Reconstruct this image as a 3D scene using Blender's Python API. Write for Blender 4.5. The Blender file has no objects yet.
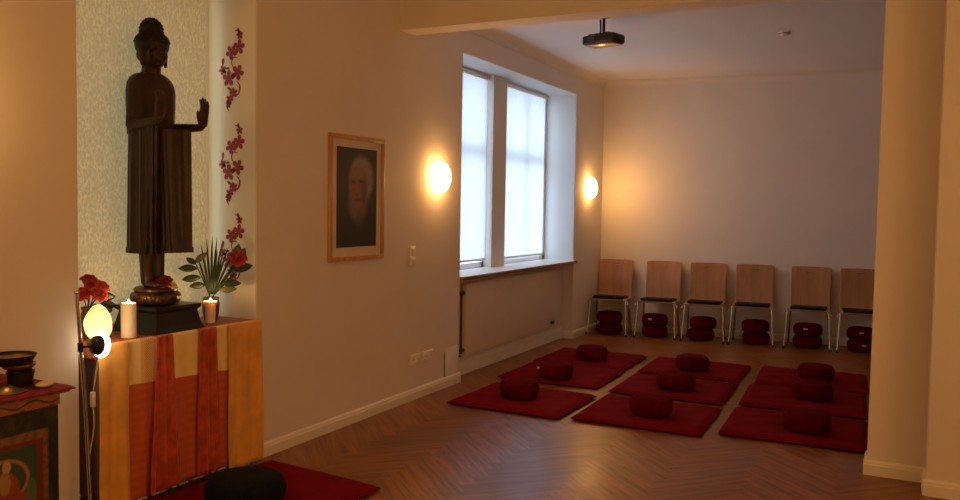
import bpy, bmesh, math, random
from mathutils import Vector, Matrix
random.seed(7)
PI = math.pi
S = bpy.context.scene
COL = S.collection

# ------------------------------------------------------------------ materials
def srgb(r, g, b):
    def c(v):
        v /= 255.0
        return v / 12.92 if v <= 0.04045 else ((v + 0.055) / 1.055) ** 2.4
    return (c(r), c(g), c(b), 1.0)

class NT:
    """tiny helper around a node tree"""
    def __init__(s, name):
        s.mat = bpy.data.materials.new(name)
        s.mat.use_nodes = True
        s.t = s.mat.node_tree
        s.b = s.t.nodes['Principled BSDF']
        s.out = s.t.nodes['Material Output']
    def n(s, typ, **kw):
        nd = s.t.nodes.new(typ)
        for k, v in kw.items():
            setattr(nd, k, v)
        return nd
    def l(s, a, b):
        s.t.links.new(a, b)
    def put(s, sock, v):
        if hasattr(v, 'is_output'):
            s.l(v, sock)
        else:
            sock.default_value = v
    def m(s, op, a, b=0.0, c=0.0, clamp=False):
        nd = s.n('ShaderNodeMath', operation=op)
        nd.use_clamp = clamp
        s.put(nd.inputs[0], a); s.put(nd.inputs[1], b)
        if len(nd.inputs) > 2:
            s.put(nd.inputs[2], c)
        return nd.outputs[0]
    def mix(s, f, a, b):
        nd = s.n('ShaderNodeMix', data_type='RGBA')
        s.put(nd.inputs['Factor'], f)
        s.put(nd.inputs['A'], a); s.put(nd.inputs['B'], b)
        return nd.outputs['Result'] if 'Result' in nd.outputs and nd.outputs['Result'].type == 'RGBA' else nd.outputs[2]
    def obj(s):
        nd = s.n('ShaderNodeTexCoord')
        sp = s.n('ShaderNodeSeparateXYZ')
        s.l(nd.outputs['Object'], sp.inputs[0])
        return nd.outputs['Object'], sp.outputs[0], sp.outputs[1], sp.outputs[2]
    def noise(s, vec, scale, detail=3.0, rough=0.5):
        nd = s.n('ShaderNodeTexNoise')
        s.l(vec, nd.inputs['Vector'])
        nd.inputs['Scale'].default_value = scale
        nd.inputs['Detail'].default_value = detail
        nd.inputs['Roughness'].default_value = rough
        return nd.outputs[0]
    def stretch(s, vec, sx, sy, sz):
        nd = s.n('ShaderNodeMapping')
        s.l(vec, nd.inputs[0])
        nd.inputs['Scale'].default_value = (sx, sy, sz)
        return nd.outputs[0]
    def ramp(s, f, lo, hi, a=0.0, b=1.0):
        nd = s.n('ShaderNodeMapRange', interpolation_type='SMOOTHSTEP')
        s.put(nd.inputs['Value'], f)
        nd.inputs['From Min'].default_value = lo; nd.inputs['From Max'].default_value = hi
        nd.inputs['To Min'].default_value = a; nd.inputs['To Max'].default_value = b
        return nd.outputs[0]
    def ell(s, u, v, cu, cv, ru, rv, soft=0.1):
        a = s.m('DIVIDE', s.m('SUBTRACT', u, cu), ru)
        b = s.m('DIVIDE', s.m('SUBTRACT', v, cv), rv)
        d = s.m('SQRT', s.m('ADD', s.m('MULTIPLY', a, a), s.m('MULTIPLY', b, b)))
        return s.ramp(d, 1 + soft, 1 - soft)
    def rect(s, u, v, u0, u1, v0, v1, soft=0.004):
        a = s.m('MULTIPLY', s.ramp(u, u0 - soft, u0 + soft), s.ramp(u, u1 + soft, u1 - soft))
        b = s.m('MULTIPLY', s.ramp(v, v0 - soft, v0 + soft), s.ramp(v, v1 + soft, v1 - soft))
        return s.m('MULTIPLY', a, b)
    def bump(s, h, strength=0.2, dist=0.01):
        nd = s.n('ShaderNodeBump')
        nd.inputs['Strength'].default_value = strength
        nd.inputs['Distance'].default_value = dist
        s.l(h, nd.inputs['Height'])
        s.l(nd.outputs[0], s.b.inputs['Normal'])

def plain(name, col, rough=0.6, metal=0.0, var=0.12, scale=8.0, bump=0.0, bscale=80.0, spec=0.5, sheen=0.0):
    k = NT(name)
    v, x, y, z = k.obj()
    nz = k.noise(v, scale)
    dark = tuple(c * (1 - var) for c in col[:3]) + (1,)
    lite = tuple(min(1, c * (1 + var)) for c in col[:3]) + (1,)
    k.put(k.b.inputs['Base Color'], k.mix(k.ramp(nz, 0.3, 0.7), dark, lite))
    k.b.inputs['Roughness'].default_value = rough
    k.b.inputs['Metallic'].default_value = metal
    k.b.inputs['Specular IOR Level'].default_value = spec
    if sheen:
        k.b.inputs['Sheen Weight'].default_value = sheen
    if bump:
        k.bump(k.noise(v, bscale, 2.0), bump, 0.004)
    return k.mat

def emissive(name, col, strength, base=(0.8, 0.8, 0.8, 1)):
    k = NT(name)
    k.b.inputs['Base Color'].default_value = base
    k.b.inputs['Emission Color'].default_value = col
    k.b.inputs['Emission Strength'].default_value = strength
    k.b.inputs['Roughness'].default_value = 0.4
    return k.mat

def wood(name, c1, c2, rough=0.4, axis='z', scale=1.0, spec=0.5):
    k = NT(name)
    v, x, y, z = k.obj()
    sx = {'x': (2, 26, 26), 'y': (26, 2, 26), 'z': (26, 26, 2)}[axis]
    nz = k.noise(k.stretch(v, *[q * scale for q in sx]), 1.0, 4.0, 0.6)
    k.put(k.b.inputs['Base Color'], k.mix(k.ramp(nz, 0.3, 0.7), c1, c2))
    k.b.inputs['Roughness'].default_value = rough
    k.b.inputs['Specular IOR Level'].default_value = spec
    k.bump(nz, 0.05, 0.002)
    return k.mat

TUNG = (1.0, 0.485, 0.140, 1)
M = {}
M['wall'] = plain('wall_paint', (0.80, 0.755, 0.695, 1), 0.75, var=0.02, scale=1.5, bump=0.05, bscale=120, spec=0.2)
M['ceil'] = plain('ceiling_paint', (0.80, 0.795, 0.785, 1), 0.8, var=0.015, scale=1.0, spec=0.2)
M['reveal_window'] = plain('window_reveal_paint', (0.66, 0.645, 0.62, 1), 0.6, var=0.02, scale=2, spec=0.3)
M['reveal'] = plain('niche_reveal_paint', (0.86, 0.80, 0.69, 1), 0.6, var=0.02, scale=2, spec=0.3)
M['white_trim'] = plain('white_trim_paint', (0.84, 0.80, 0.73, 1), 0.45, var=0.03, scale=5)
M['white_plastic'] = plain('white_plastic', (0.90, 0.88, 0.84, 1), 0.35, var=0.02)
M['radiator'] = plain('radiator_enamel', (0.80, 0.73, 0.64, 1), 0.4, var=0.02, scale=3)
M['pipe'] = plain('dark_pipe', (0.10, 0.07, 0.05, 1), 0.4, var=0.1)
M['window_paint'] = plain('window_frame_paint', (0.80, 0.80, 0.80, 1), 0.4, var=0.02)
M['sillwood'] = wood('sill_wood', (0.20, 0.11, 0.06, 1), (0.30, 0.17, 0.09, 1), 0.25, 'y')
M['plywood'] = wood('beech_plywood', (0.36, 0.175, 0.080, 1), (0.46, 0.235, 0.112, 1), 0.38, 'z', 0.6)
M['blackfab'] = plain('black_seat_fabric', (0.006, 0.006, 0.0065, 1), 0.9, var=0.2, scale=40, bump=0.2, bscale=300)
M['chrome'] = plain('chrome_steel', (0.62, 0.60, 0.57, 1), 0.22, 1.0, var=0.04)
M['rubber'] = plain('black_rubber', (0.012, 0.012, 0.012, 1), 0.7, var=0.1)
M['mat_red'] = plain('mat_red_cotton', (0.165, 0.0040, 0.0080, 1), 0.9, var=0.14, scale=9, bump=0.25, bscale=160, spec=0.04)
M['zafu_red'] = plain('cushion_red_cotton', (0.105, 0.0026, 0.0060, 1), 0.9, var=0.14, scale=12, bump=0.2, bscale=180, spec=0.04)
M['zafu_dark'] = plain('cushion_dark_green_cotton', (0.0055, 0.0085, 0.0055, 1), 0.9, var=0.15, scale=10, bump=0.2, bscale=180, spec=0.15)
M['tag'] = plain('white_tag', (0.75, 0.70, 0.64, 1), 0.7, var=0.03)
M['framewood'] = wood('frame_wood', (0.50, 0.27, 0.10, 1), (0.62, 0.36, 0.15, 1), 0.35, 'z')
M['passe'] = plain('cream_passepartout', (0.70, 0.62, 0.50, 1), 0.8, var=0.02)
M['statue'] = plain('dark_carved_wood', (0.034, 0.013, 0.007, 1), 0.42, var=0.35, scale=14, bump=0.25, bscale=45, spec=0.4)
M['statue_hair'] = plain('blackened_wood', (0.013, 0.007, 0.005, 1), 0.5, var=0.3, scale=30, bump=0.5, bscale=110, spec=0.4)
M['plinth'] = plain('black_lacquer', (0.014, 0.010, 0.009, 1), 0.35, var=0.2, scale=6)
M['lotus'] = plain('aged_gilt_wood', (0.070, 0.033, 0.013, 1), 0.33, 0.35, var=0.6, scale=22, bump=0.3, bscale=60)
M['gold'] = plain('gold_silk', (0.70, 0.36, 0.075, 1), 0.42, var=0.10, scale=10, bump=0.15, bscale=260, sheen=0.3)
M['orange'] = plain('orange_silk', (0.84, 0.42, 0.070, 1), 0.42, var=0.12, scale=9, bump=0.15, bscale=260, sheen=0.3)
M['redsilk'] = plain('sheer_red_silk', (0.50, 0.060, 0.014, 1), 0.40, var=0.3, scale=16, bump=0.15, bscale=260, sheen=0.3)
M['trimgold'] = plain('pale_gold_braid', (0.80, 0.55, 0.30, 1), 0.4, 0.3, var=0.4, scale=40, bump=0.4, bscale=200)
M['darkwood'] = wood('altar_table_wood', (0.20, 0.125, 0.110, 1), (0.27, 0.17, 0.15, 1), 0.5, 'z')
M['wax'] = plain('candle_wax', (0.94, 0.88, 0.75, 1), 0.45, var=0.03)
bwax = M['wax'].node_tree.nodes['Principled BSDF']
bwax.inputs['Subsurface Weight'].default_value = 0.5
bwax.inputs['Subsurface Radius'].default_value = (0.03, 0.015, 0.008)
bwax.inputs['Subsurface Scale'].default_value = 0.5
M['flame'] = emissive('candle_flame', (1, 0.58, 0.20, 1), 320)
M['salt'] = None
M['sconce'] = emissive('lit_opal_glass', TUNG, 38)
def sconce_gradient():
    m = M['sconce']; t = m.node_tree
    tc = t.nodes.new('ShaderNodeTexCoord'); sp = t.nodes.new('ShaderNodeSeparateXYZ'); mr = t.nodes.new('ShaderNodeMapRange')
    t.links.new(tc.outputs['Object'], sp.inputs[0]); t.links.new(sp.outputs[0], mr.inputs['Value'])
    mr.inputs['From Min'].default_value = .02; mr.inputs['From Max'].default_value = .08
    mr.inputs['To Min'].default_value = 12; mr.inputs['To Max'].default_value = 52
    t.links.new(mr.outputs[0], t.nodes['Principled BSDF'].inputs['Emission Strength'])
sconce_gradient()
M['ring'] = emissive('lit_lamp_diffuser', (1, 0.84, 0.58, 1), 8)
M['blackmetal'] = plain('black_metal', (0.012, 0.011, 0.010, 1), 0.35, 0.2, var=0.1)
M['blackplastic'] = plain('black_plastic', (0.011, 0.010, 0.010, 1), 0.4, var=0.1)
M['underplastic'] = plain('glossy_underside_plastic', (0.35, 0.28, 0.18, 1), 0.22, 0.8, var=0.05)
M['lens'] = plain('lens_glass', (0.05, 0.05, 0.06, 1), 0.05, var=0.02, spec=1.0)
M['cordwhite'] = plain('white_cord', (0.70, 0.64, 0.54, 1), 0.5, var=0.02)
M['decal'] = plain('burgundy_vinyl', (0.30, 0.012, 0.022, 1), 0.5, var=0.2, scale=60)
M['leaf'] = plain('dark_leaf', (0.020, 0.042, 0.016, 1), 0.4, var=0.3, scale=25)
M['leaf_pale'] = plain('pale_leaf', (0.14, 0.16, 0.07, 1), 0.5, var=0.25, scale=25)
M['leaf_dry'] = plain('grey_green_leaf', (0.17, 0.15, 0.10, 1), 0.6, var=0.25, scale=20)
M['petal'] = plain('red_petal', (0.42, 0.020, 0.014, 1), 0.5, var=0.3, scale=30)
M['petal_dark'] = plain('dark_red_petal', (0.22, 0.010, 0.012, 1), 0.5, var=0.3, scale=30)
M['petal_coral'] = plain('coral_petal', (0.50, 0.060, 0.040, 1), 0.5, var=0.3, scale=30)
M['petal_white'] = plain('cream_petal', (0.65, 0.48, 0.22, 1), 0.5, var=0.2, scale=30)
M['vase_brown'] = plain('brown_glazed_pot', (0.14, 0.065, 0.025, 1), 0.3, var=0.25, scale=12)
M['brass'] = plain('brass', (0.62, 0.40, 0.16, 1), 0.28, 1.0, var=0.15, scale=10)
M['dullbrass'] = plain('tarnished_brass', (0.26, 0.18, 0.09, 1), 0.4, 0.8, var=0.25, scale=14)
M['bowl_dark'] = plain('dark_bronze', (0.030, 0.020, 0.014, 1), 0.35, 0.5, var=0.25, scale=14)
M['stone'] = plain('pale_stone', (0.58, 0.46, 0.32, 1), 0.5, var=0.12, scale=30)
M['tablecloth'] = plain('crimson_brocade', (0.165, 0.012, 0.018, 1), 0.65, var=0.35, scale=26, bump=0.2, bscale=120, spec=0.2)
M['saltwood'] = wood('lamp_base_wood', (0.16, 0.08, 0.03, 1), (0.22, 0.11, 0.05, 1), 0.5, 'x')
M['subfloor'] = plain('dark_floor_joint', (0.035, 0.016, 0.008, 1), 0.6, var=0.1)
M['outside'] = plain('pale_house_wall', (0.5, 0.5, 0.5, 1), 0.9, var=0.1, scale=0.5)

def salt_mat():
    k = NT('glowing_salt_crystal')
    v, x, y, z = k.obj()
    nz = k.noise(v, 18, 4, 0.6)
    zz = k.ramp(z, 0.02, 0.20, 1.15, 0.5)
    st = k.m('MULTIPLY', k.ramp(nz, 0.25, 0.75, 0.55, 1.4), zz)
    k.b.inputs['Base Color'].default_value = (0.8, 0.5, 0.28, 1)
    k.b.inputs['Emission Color'].default_value = (1, 0.56, 0.17, 1)
    k.l(k.m('MULTIPLY', st, 2.5), k.b.inputs['Emission Strength'])
    k.b.inputs['Roughness'].default_value = 0.5
    k.bump(nz, 0.6, 0.02)
    return k.mat
M['salt'] = salt_mat()

def floor_mat():
    k = NT('oak_parquet')
    at = k.n('ShaderNodeAttribute', attribute_name='tone')
    uv = k.n('ShaderNodeUVMap', uv_map='grain')
    g = k.noise(k.stretch(uv.outputs[0], 2, 26, 1), 1.0, 4, 0.6)
    base = k.mix(at.outputs['Fac'], (0.205, 0.066, 0.013, 1), (0.370, 0.128, 0.030, 1))
    col = k.mix(k.ramp(g, 0.35, 0.7), base, (0.125, 0.045, 0.014, 1))
    k.put(k.b.inputs['Base Color'], col)
    v, x, y, z = k.obj()
    rn = k.noise(v, 2.2, 3)
    k.l(k.ramp(rn, 0.3, 0.7, 0.29, 0.35), k.b.inputs['Roughness'])
    k.b.inputs['Specular IOR Level'].default_value = 0.38
    return k.mat
M['floor'] = floor_mat()

def blind_mat(name, col, trans, tex=False):
    k = NT(name)
    v, x, y, z = k.obj()
    c = col
    if tex:
        nz = k.noise(k.stretch(v, 1, 1, 0.55), 85, 3, 0.6)
        nz2 = k.noise(v, 14, 4, 0.7)
        f = k.m('MULTIPLY', k.ramp(nz, 0.42, 0.58), k.ramp(nz2, 0.38, 0.56, 0.35, 1.0))
        c = k.mix(f, (0.72, 0.65, 0.46, 1), (0.92, 0.83, 0.60, 1))
    else:
        nz = k.noise(k.stretch(v, 1, 60, 4), 1.0, 2)
        c = k.mix(k.ramp(nz, 0.3, 0.7), tuple(q * 0.95 for q in col[:3]) + (1,), col)
    d = k.n('ShaderNodeBsdfDiffuse'); tr = k.n('ShaderNodeBsdfTranslucent'); mx = k.n('ShaderNodeMixShader')
    k.put(d.inputs[0], c); k.put(tr.inputs[0], c)
    mx.inputs[0].default_value = trans
    k.l(d.outputs[0], mx.inputs[1]); k.l(tr.outputs[0], mx.inputs[2])
    k.l(mx.outputs[0], k.out.inputs[0])
    return k.mat
M['blind'] = blind_mat('white_roller_fabric', (0.86, 0.87, 0.87, 1), 0.5)
M['blind_floral'] = blind_mat('patterned_rice_paper', (0.7, 0.66, 0.52, 1), 0.20, True)

def glass_mat(name, tint):
    k = NT(name)
    t = k.n('ShaderNodeBsdfTransparent'); g = k.n('ShaderNodeBsdfGlossy'); mx = k.n('ShaderNodeMixShader')
    g.inputs['Roughness'].default_value = 0.02
    t.inputs[0].default_value = tint
    mx.inputs[0].default_value = 0.06
    k.l(t.outputs[0], mx.inputs[1]); k.l(g.outputs[0], mx.inputs[2]); k.l(mx.outputs[0], k.out.inputs[0])
    return k.mat
M['glass'] = glass_mat('window_glass', (1, 1, 1, 1))
M['glass_dimming'] = glass_mat('dimming_window_glass', (0.78, 0.70, 0.54, 1))  # invented warm tint, dims and warms daylight leaking round the niche blind

def center_cloth_mat():
    k = NT('gold_and_red_brocade')
    v, x, y, z = k.obj()
    nz = k.noise(v, 10, 3)
    gold = k.mix(k.ramp(nz, 0.3, 0.7), (0.92, 0.68, 0.24, 1), (0.97, 0.76, 0.34, 1))
    dots = k.m('MULTIPLY', k.m('SINE', k.m('MULTIPLY', y, 520)), k.m('SINE', k.m('MULTIPLY', z, 520)))
    pat = k.m('MULTIPLY', k.ramp(dots, 0.05, 0.35), k.rect(y, z, 2.80, 2.89, 0.0, 0.85, 0.006))
    gold = k.mix(pat, gold, (0.50, 0.10, 0.03, 1))
    st = k.m('SINE', k.m('MULTIPLY', z, 150))
    red = k.mix(k.ramp(st, 0.2, 0.9), (0.56, 0.100, 0.020, 1), (0.59, 0.116, 0.025, 1))
    edge = k.m('SUBTRACT', k.m('ADD', z, k.m('MULTIPLY', y, 0.055)), 0.775)
    col = k.mix(k.ramp(edge, 0.003, -0.003), gold, red)
    k.put(k.b.inputs['Base Color'], col)
    k.b.inputs['Roughness'].default_value = 0.42
    k.b.inputs['Sheen Weight'].default_value = 0.3
    k.bump(k.noise(v, 260, 2), 0.15, 0.004)
    return k.mat
M['center'] = center_cloth_mat()

def top_cloth_mat():
    k = NT('rose_and_red_brocade')
    v, x, y, z = k.obj()
    nz = k.noise(v, 28, 4, 0.6)
    k.put(k.b.inputs['Base Color'], k.mix(k.ramp(nz, 0.45, 0.55), (0.42, 0.16, 0.08, 1), (0.40, 0.05, 0.03, 1)))
    k.b.inputs['Roughness'].default_value = 0.6
    return k.mat
M['topcloth'] = top_cloth_mat()

def portrait_mat():
    # object coords of the print: y to the right as seen, z up, origin at its centre
    k = NT('portrait_print')
    v, x, y, z = k.obj()
    nz = k.noise(v, 22, 4, 0.6)
    col = k.mix(nz, (0.035, 0.038, 0.036, 1), (0.085, 0.080, 0.070, 1))
    col = k.mix(k.ell(y, z, 0.02, -0.30, 0.22, 0.26, 0.25), col, (0.040, 0.036, 0.042, 1))
    hair = k.ell(y, z, 0.050, 0.130, 0.140, 0.150, 0.22)
    col = k.mix(hair, col, k.mix(nz, (0.20, 0.16, 0.12, 1), (0.42, 0.34, 0.27, 1)))
    beard = k.ell(y, z, 0.010, -0.045, 0.105, 0.115, 0.35)
    col = k.mix(k.m('MULTIPLY', beard, 0.75), col, (0.27, 0.19, 0.14, 1))
    face = k.ell(y, z, 0.012, 0.075, 0.108, 0.145, 0.22)
    col = k.mix(face, col, k.mix(nz, (0.20, 0.085, 0.048, 1), (0.36, 0.19, 0.115, 1)))
    for cy, cz, ry, rz, c in ((-0.040, 0.105, 0.026, 0.013, (0.05, 0.025, 0.016, 1)), (0.048, 0.108, 0.026, 0.013, (0.05, 0.025, 0.016, 1)),
                              (-0.002, 0.055, 0.015, 0.040, (0.36, 0.19, 0.12, 1)), (-0.002, 0.022, 0.026, 0.009, (0.10, 0.045, 0.03, 1)),
                              (0.000, -0.015, 0.042, 0.010, (0.10, 0.04, 0.03, 1)), (0.020, 0.165, 0.075, 0.032, (0.34, 0.19, 0.12, 1)),
                              (0.075, 0.05, 0.03, 0.09, (0.13, 0.055, 0.035, 1))):
        col = k.mix(k.m('MULTIPLY', k.ell(y, z, cy, cz, ry, rz, 0.4), 0.7), col, c)
    coll = k.ell(y, z, 0.03, -0.16, 0.05, 0.07, 0.3)
    col = k.mix(k.m('MULTIPLY', coll, 0.5), col, (0.12, 0.07, 0.05, 1))
    k.put(k.b.inputs['Base Color'], col)
    k.b.inputs['Roughness'].default_value = 0.35
    return k.mat
M['portrait'] = portrait_mat()

def chest_mat():
    # painted front, object coords: y along the front (0 = right end), z height
    k = NT('painted_chest_front')
    v, x, y, z = k.obj()
    nz = k.noise(v, 18, 4, 0.65); n2 = k.noise(v, 45, 3)
    dark = k.mix(k.ramp(nz, 0.45, 0.65), (0.010, 0.012, 0.008, 1), (0.050, 0.042, 0.016, 1))
    col = dark
    # orange frame band round the picture field, then a red one
    col = k.mix(k.rect(y, z, -0.46, -0.046, 0.10, 0.627), col, k.mix(k.ramp(n2, 0.4, 0.6), (0.26, 0.095, 0.028, 1), (0.10, 0.085, 0.030, 1)))
    col = k.mix(k.rect(y, z, -0.44, -0.067, 0.12, 0.594), col, (0.16, 0.016, 0.014, 1))
    col = k.mix(k.rect(y, z, -0.415, -0.092, 0.14, 0.576), col, k.mix(nz, (0.016, 0.050, 0.034, 1), (0.050, 0.095, 0.058, 1)))
    # seated figure in an arched halo (plain decorative motif)
    fc = -0.225
    halo = k.m('SUBTRACT', k.ell(y, z, fc, 0.46, 0.102, 0.085, 0.05), k.ell(y, z, fc, 0.46, 0.088, 0.072, 0.05), clamp=True)
    col = k.mix(k.ell(y, z, fc, 0.46, 0.088, 0.072, 0.05), col, (0.035, 0.075, 0.055, 1))
    col = k.mix(halo, col, (0.36, 0.17, 0.07, 1))
    col = k.mix(k.ell(y, z, fc, 0.425, 0.062, 0.070, 0.1), col, (0.30, 0.060, 0.024, 1))
    col = k.mix(k.ell(y, z, fc, 0.375, 0.125, 0.036, 0.1), col, (0.26, 0.055, 0.030, 1))
    col = k.mix(k.ell(y, z, fc + 0.005, 0.455, 0.022, 0.045, 0.12), col, (0.40, 0.22, 0.08, 1))
    col = k.mix(k.ell(y, z, fc + 0.012, 0.515, 0.017, 0.024, 0.12), col, (0.52, 0.33, 0.15, 1))
    col = k.mix(k.ell(y, z, fc, 0.31, 0.14, 0.03, 0.2), col, (0.32, 0.15, 0.10, 1))
    col = k.mix(k.ell(y, z, -0.115, 0.40, 0.02, 0.05, 0.2), col, (0.09, 0.16, 0.08, 1))
    k.put(k.b.inputs['Base Color'], col)
    k.b.inputs['Roughness'].default_value = 0.55
    return k.mat
M['chest'] = chest_mat()

def apron_mat():
    k = NT('painted_chest_apron')
    v, x, y, z = k.obj()
    nz = k.noise(v, 26, 3)
    base = k.mix(k.ramp(nz, 0.35, 0.65), (0.36, 0.125, 0.028, 1), (0.46, 0.18, 0.045, 1))
    vine = k.m('ABSOLUTE', k.m('SUBTRACT', z, k.m('ADD', 0.733, k.m('MULTIPLY', k.m('SINE', k.m('MULTIPLY', y, 44)), 0.010))))
    base = k.mix(k.ramp(vine, 0.006, 0.002), base, (0.04, 0.075, 0.03, 1))
    d = k.m('MULTIPLY', k.m('SINE', k.m('MULTIPLY', y, 52)), k.m('SINE', k.m('MULTIPLY', z, 60)))
    base = k.mix(k.ramp(d, 0.72, 0.9), base, (0.20, 0.030, 0.016, 1))
    k.put(k.b.inputs['Base Color'], base)
    k.b.inputs['Roughness'].default_value = 0.5
    return k.mat
M['apron'] = apron_mat()

# ------------------------------------------------------------------ mesh helpers
def bm_new():
    return bmesh.new()

def box(bm, x0, x1, y0, y1, z0, z1, bev=0.0, seg=2):
    x0, x1 = sorted((x0, x1)); y0, y1 = sorted((y0, y1)); z0, z1 = sorted((z0, z1))
    r = bmesh.ops.create_cube(bm, size=1.0)
    vs = r['verts']
    for v in vs:
        v.co = Vector((x0 + (v.co.x + .5) * (x1 - x0), y0 + (v.co.y + .5) * (y1 - y0), z0 + (v.co.z + .5) * (z1 - z0)))
    if bev > 0:
        es = list({e for v in vs for e in v.link_edges})
        bmesh.ops.bevel(bm, geom=es, offset=bev, segments=seg, affect='EDGES', profile=0.5)
    return vs

def lathe(bm, prof, seg=32, loc=(0, 0, 0), mat=None, rfun=None, cap=True):
    """prof: (r, z) from bottom to top"""
    loc = Vector(loc); rings = []
    for (r, z) in prof:
        ring = []
        for i in range(seg):
            a = 2 * PI * i / seg
            rr = r * (rfun(a, z, r) if rfun else 1.0)
            p = Vector((rr * math.cos(a), rr * math.sin(a), z))
            if mat is not None:
                p = mat @ p
            ring.append(bm.verts.new(p + loc))
        rings.append(ring)
    for a, b in zip(rings[:-1], rings[1:]):
        for i in range(seg):
            j = (i + 1) % seg
            bm.faces.new((a[i], a[j], b[j], b[i]))
    if cap:
        if prof[0][0] > 1e-5: bm.faces.new(list(reversed(rings[0])))
        if prof[-1][0] > 1e-5: bm.faces.new(rings[-1])
    return rings

def tube(bm, pts, rad, seg=10, cap=True):
    pts = [Vector(p) for p in pts]
    n = len(pts)
    rads = rad if isinstance(rad, (list, tuple)) else [rad] * n
    t0 = (pts[1] - pts[0]).normalized()
    up = Vector((0, 0, 1)) if abs(t0.z) < 0.9 else Vector((1, 0, 0))
    nx = t0.cross(up).normalized()
    rings = []
    for i, p in enumerate(pts):
        t = (pts[min(i + 1, n - 1)] - pts[max(i - 1, 0)]).normalized()
        nx = (nx - t * nx.dot(t)).normalized()
        ny = t.cross(nx)
        rings.append([bm.verts.new(p + (nx * math.cos(2 * PI * k / seg) + ny * math.sin(2 * PI * k / seg)) * rads[i]) for k in range(seg)])
    for a, b in zip(rings[:-1], rings[1:]):
        for k in range(seg):
            j = (k + 1) % seg
            bm.faces.new((a[k], a[j], b[j], b[k]))
    if cap:
        bm.faces.new(list(reversed(rings[0]))); bm.faces.new(rings[-1])

def smoothpath(pts, n=6):
    pts = [Vector(p) for p in pts]; out = []
    for i in range(len(pts) - 1):
        p0 = pts[max(i - 1, 0)]; p1 = pts[i]; p2 = pts[i + 1]; p3 = pts[min(i + 2, len(pts) - 1)]
        for k in range(n):
            t = k / n
            out.append(0.5 * ((2 * p1) + (p2 - p0) * t + (2 * p0 - 5 * p1 + 4 * p2 - p3) * t * t + (3 * p1 - p0 - 3 * p2 + p3) * t ** 3))
    out.append(pts[-1])
    return out

def ellipsoid(bm, c, r, rot=None, sub=3):
    m = Matrix.Translation(Vector(c)) @ (rot.to_4x4() if rot else Matrix.Identity(4)) @ Matrix.Diagonal((*r, 1))
    bmesh.ops.create_icosphere(bm, subdivisions=sub, radius=1.0, matrix=m)

def capsule(bm, a, b, ra, rb, n=7):
    a, b = Vector(a), Vector(b)
    pts = [a.lerp(b, i / n) for i in range(n + 1)]
    tube(bm, pts, [ra + (rb - ra) * i / n for i in range(n + 1)], 12)
    ellipsoid(bm, a, (ra,) * 3, sub=2); ellipsoid(bm, b, (rb,) * 3, sub=2)

def add(name, bm, mat, parent=None, smooth=True, loc=None, angle=40):
    bmesh.ops.recalc_face_normals(bm, faces=bm.faces[:])
    me = bpy.data.meshes.new(name); bm.to_mesh(me); bm.free()
    o = bpy.data.objects.new(name, me)
    COL.objects.link(o)
    for mm in (mat if isinstance(mat, (list, tuple)) else [mat]):
        me.materials.append(mm)
    if parent is not None:
        o.parent = parent
    if loc is not None:
        o.location = loc
    if smooth:
        for p in me.polygons: p.use_smooth = True
        try:
            me.set_sharp_from_angle(angle=math.radians(angle))
        except Exception:
            pass
    return o

def bake(o):
    """apply the modifiers of o"""
    dg = bpy.context.evaluated_depsgraph_get()
    me = bpy.data.meshes.new_from_object(o.evaluated_get(dg), depsgraph=dg)
    o.modifiers.clear()
    o.data = me
    return o

def tag(o, label, cat, group=None):
    o['label'] = label; o['category'] = cat
    if group: o['group'] = group
    return o

def thing(name, label, cat, loc=(0, 0, 0), rz=0.0, group=None):
    o = bpy.data.objects.new(name, None)
    COL.objects.link(o)
    o.location = loc; o.rotation_euler = (0, 0, rz); o.empty_display_size = 0.1
    return tag(o, label, cat, group)

def dup(root, loc, rz=0.0, label=None, group=None):
    def cp(o, par):
        c = o.copy(); COL.objects.link(c)
        if par is not None: c.parent = par
        for ch in list(o.children): cp(ch, c)
        return c
    r = cp(root, None)
    r.location = loc; r.rotation_euler = (0, 0, rz)
    if label: r['label'] = label
    if group: r['group'] = group
    return r

def struct(name, bm, mat, parent=None, smooth=False):
    o = add(name, bm, mat, parent, smooth)
    if parent is None: o['kind'] = 'structure'
    return o

# ------------------------------------------------------------------ room dimensions
XW = -3.30            # left wall plane
H = 3.08              # ceiling
XR = 2.10             # right wall plane (beside/behind the camera)
YF = -2.40            # wall behind the camera
def yback(x): return 9.925 + (x - XW) * 0.085     # back wall runs slightly askew
NY0, NY1 = 2.51, 3.68        # altar niche
WY0, WY1 = 6.18, 8.95        # window recess
XG = -3.70                    # window plane
XO = -3.95                    # outer face

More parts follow.
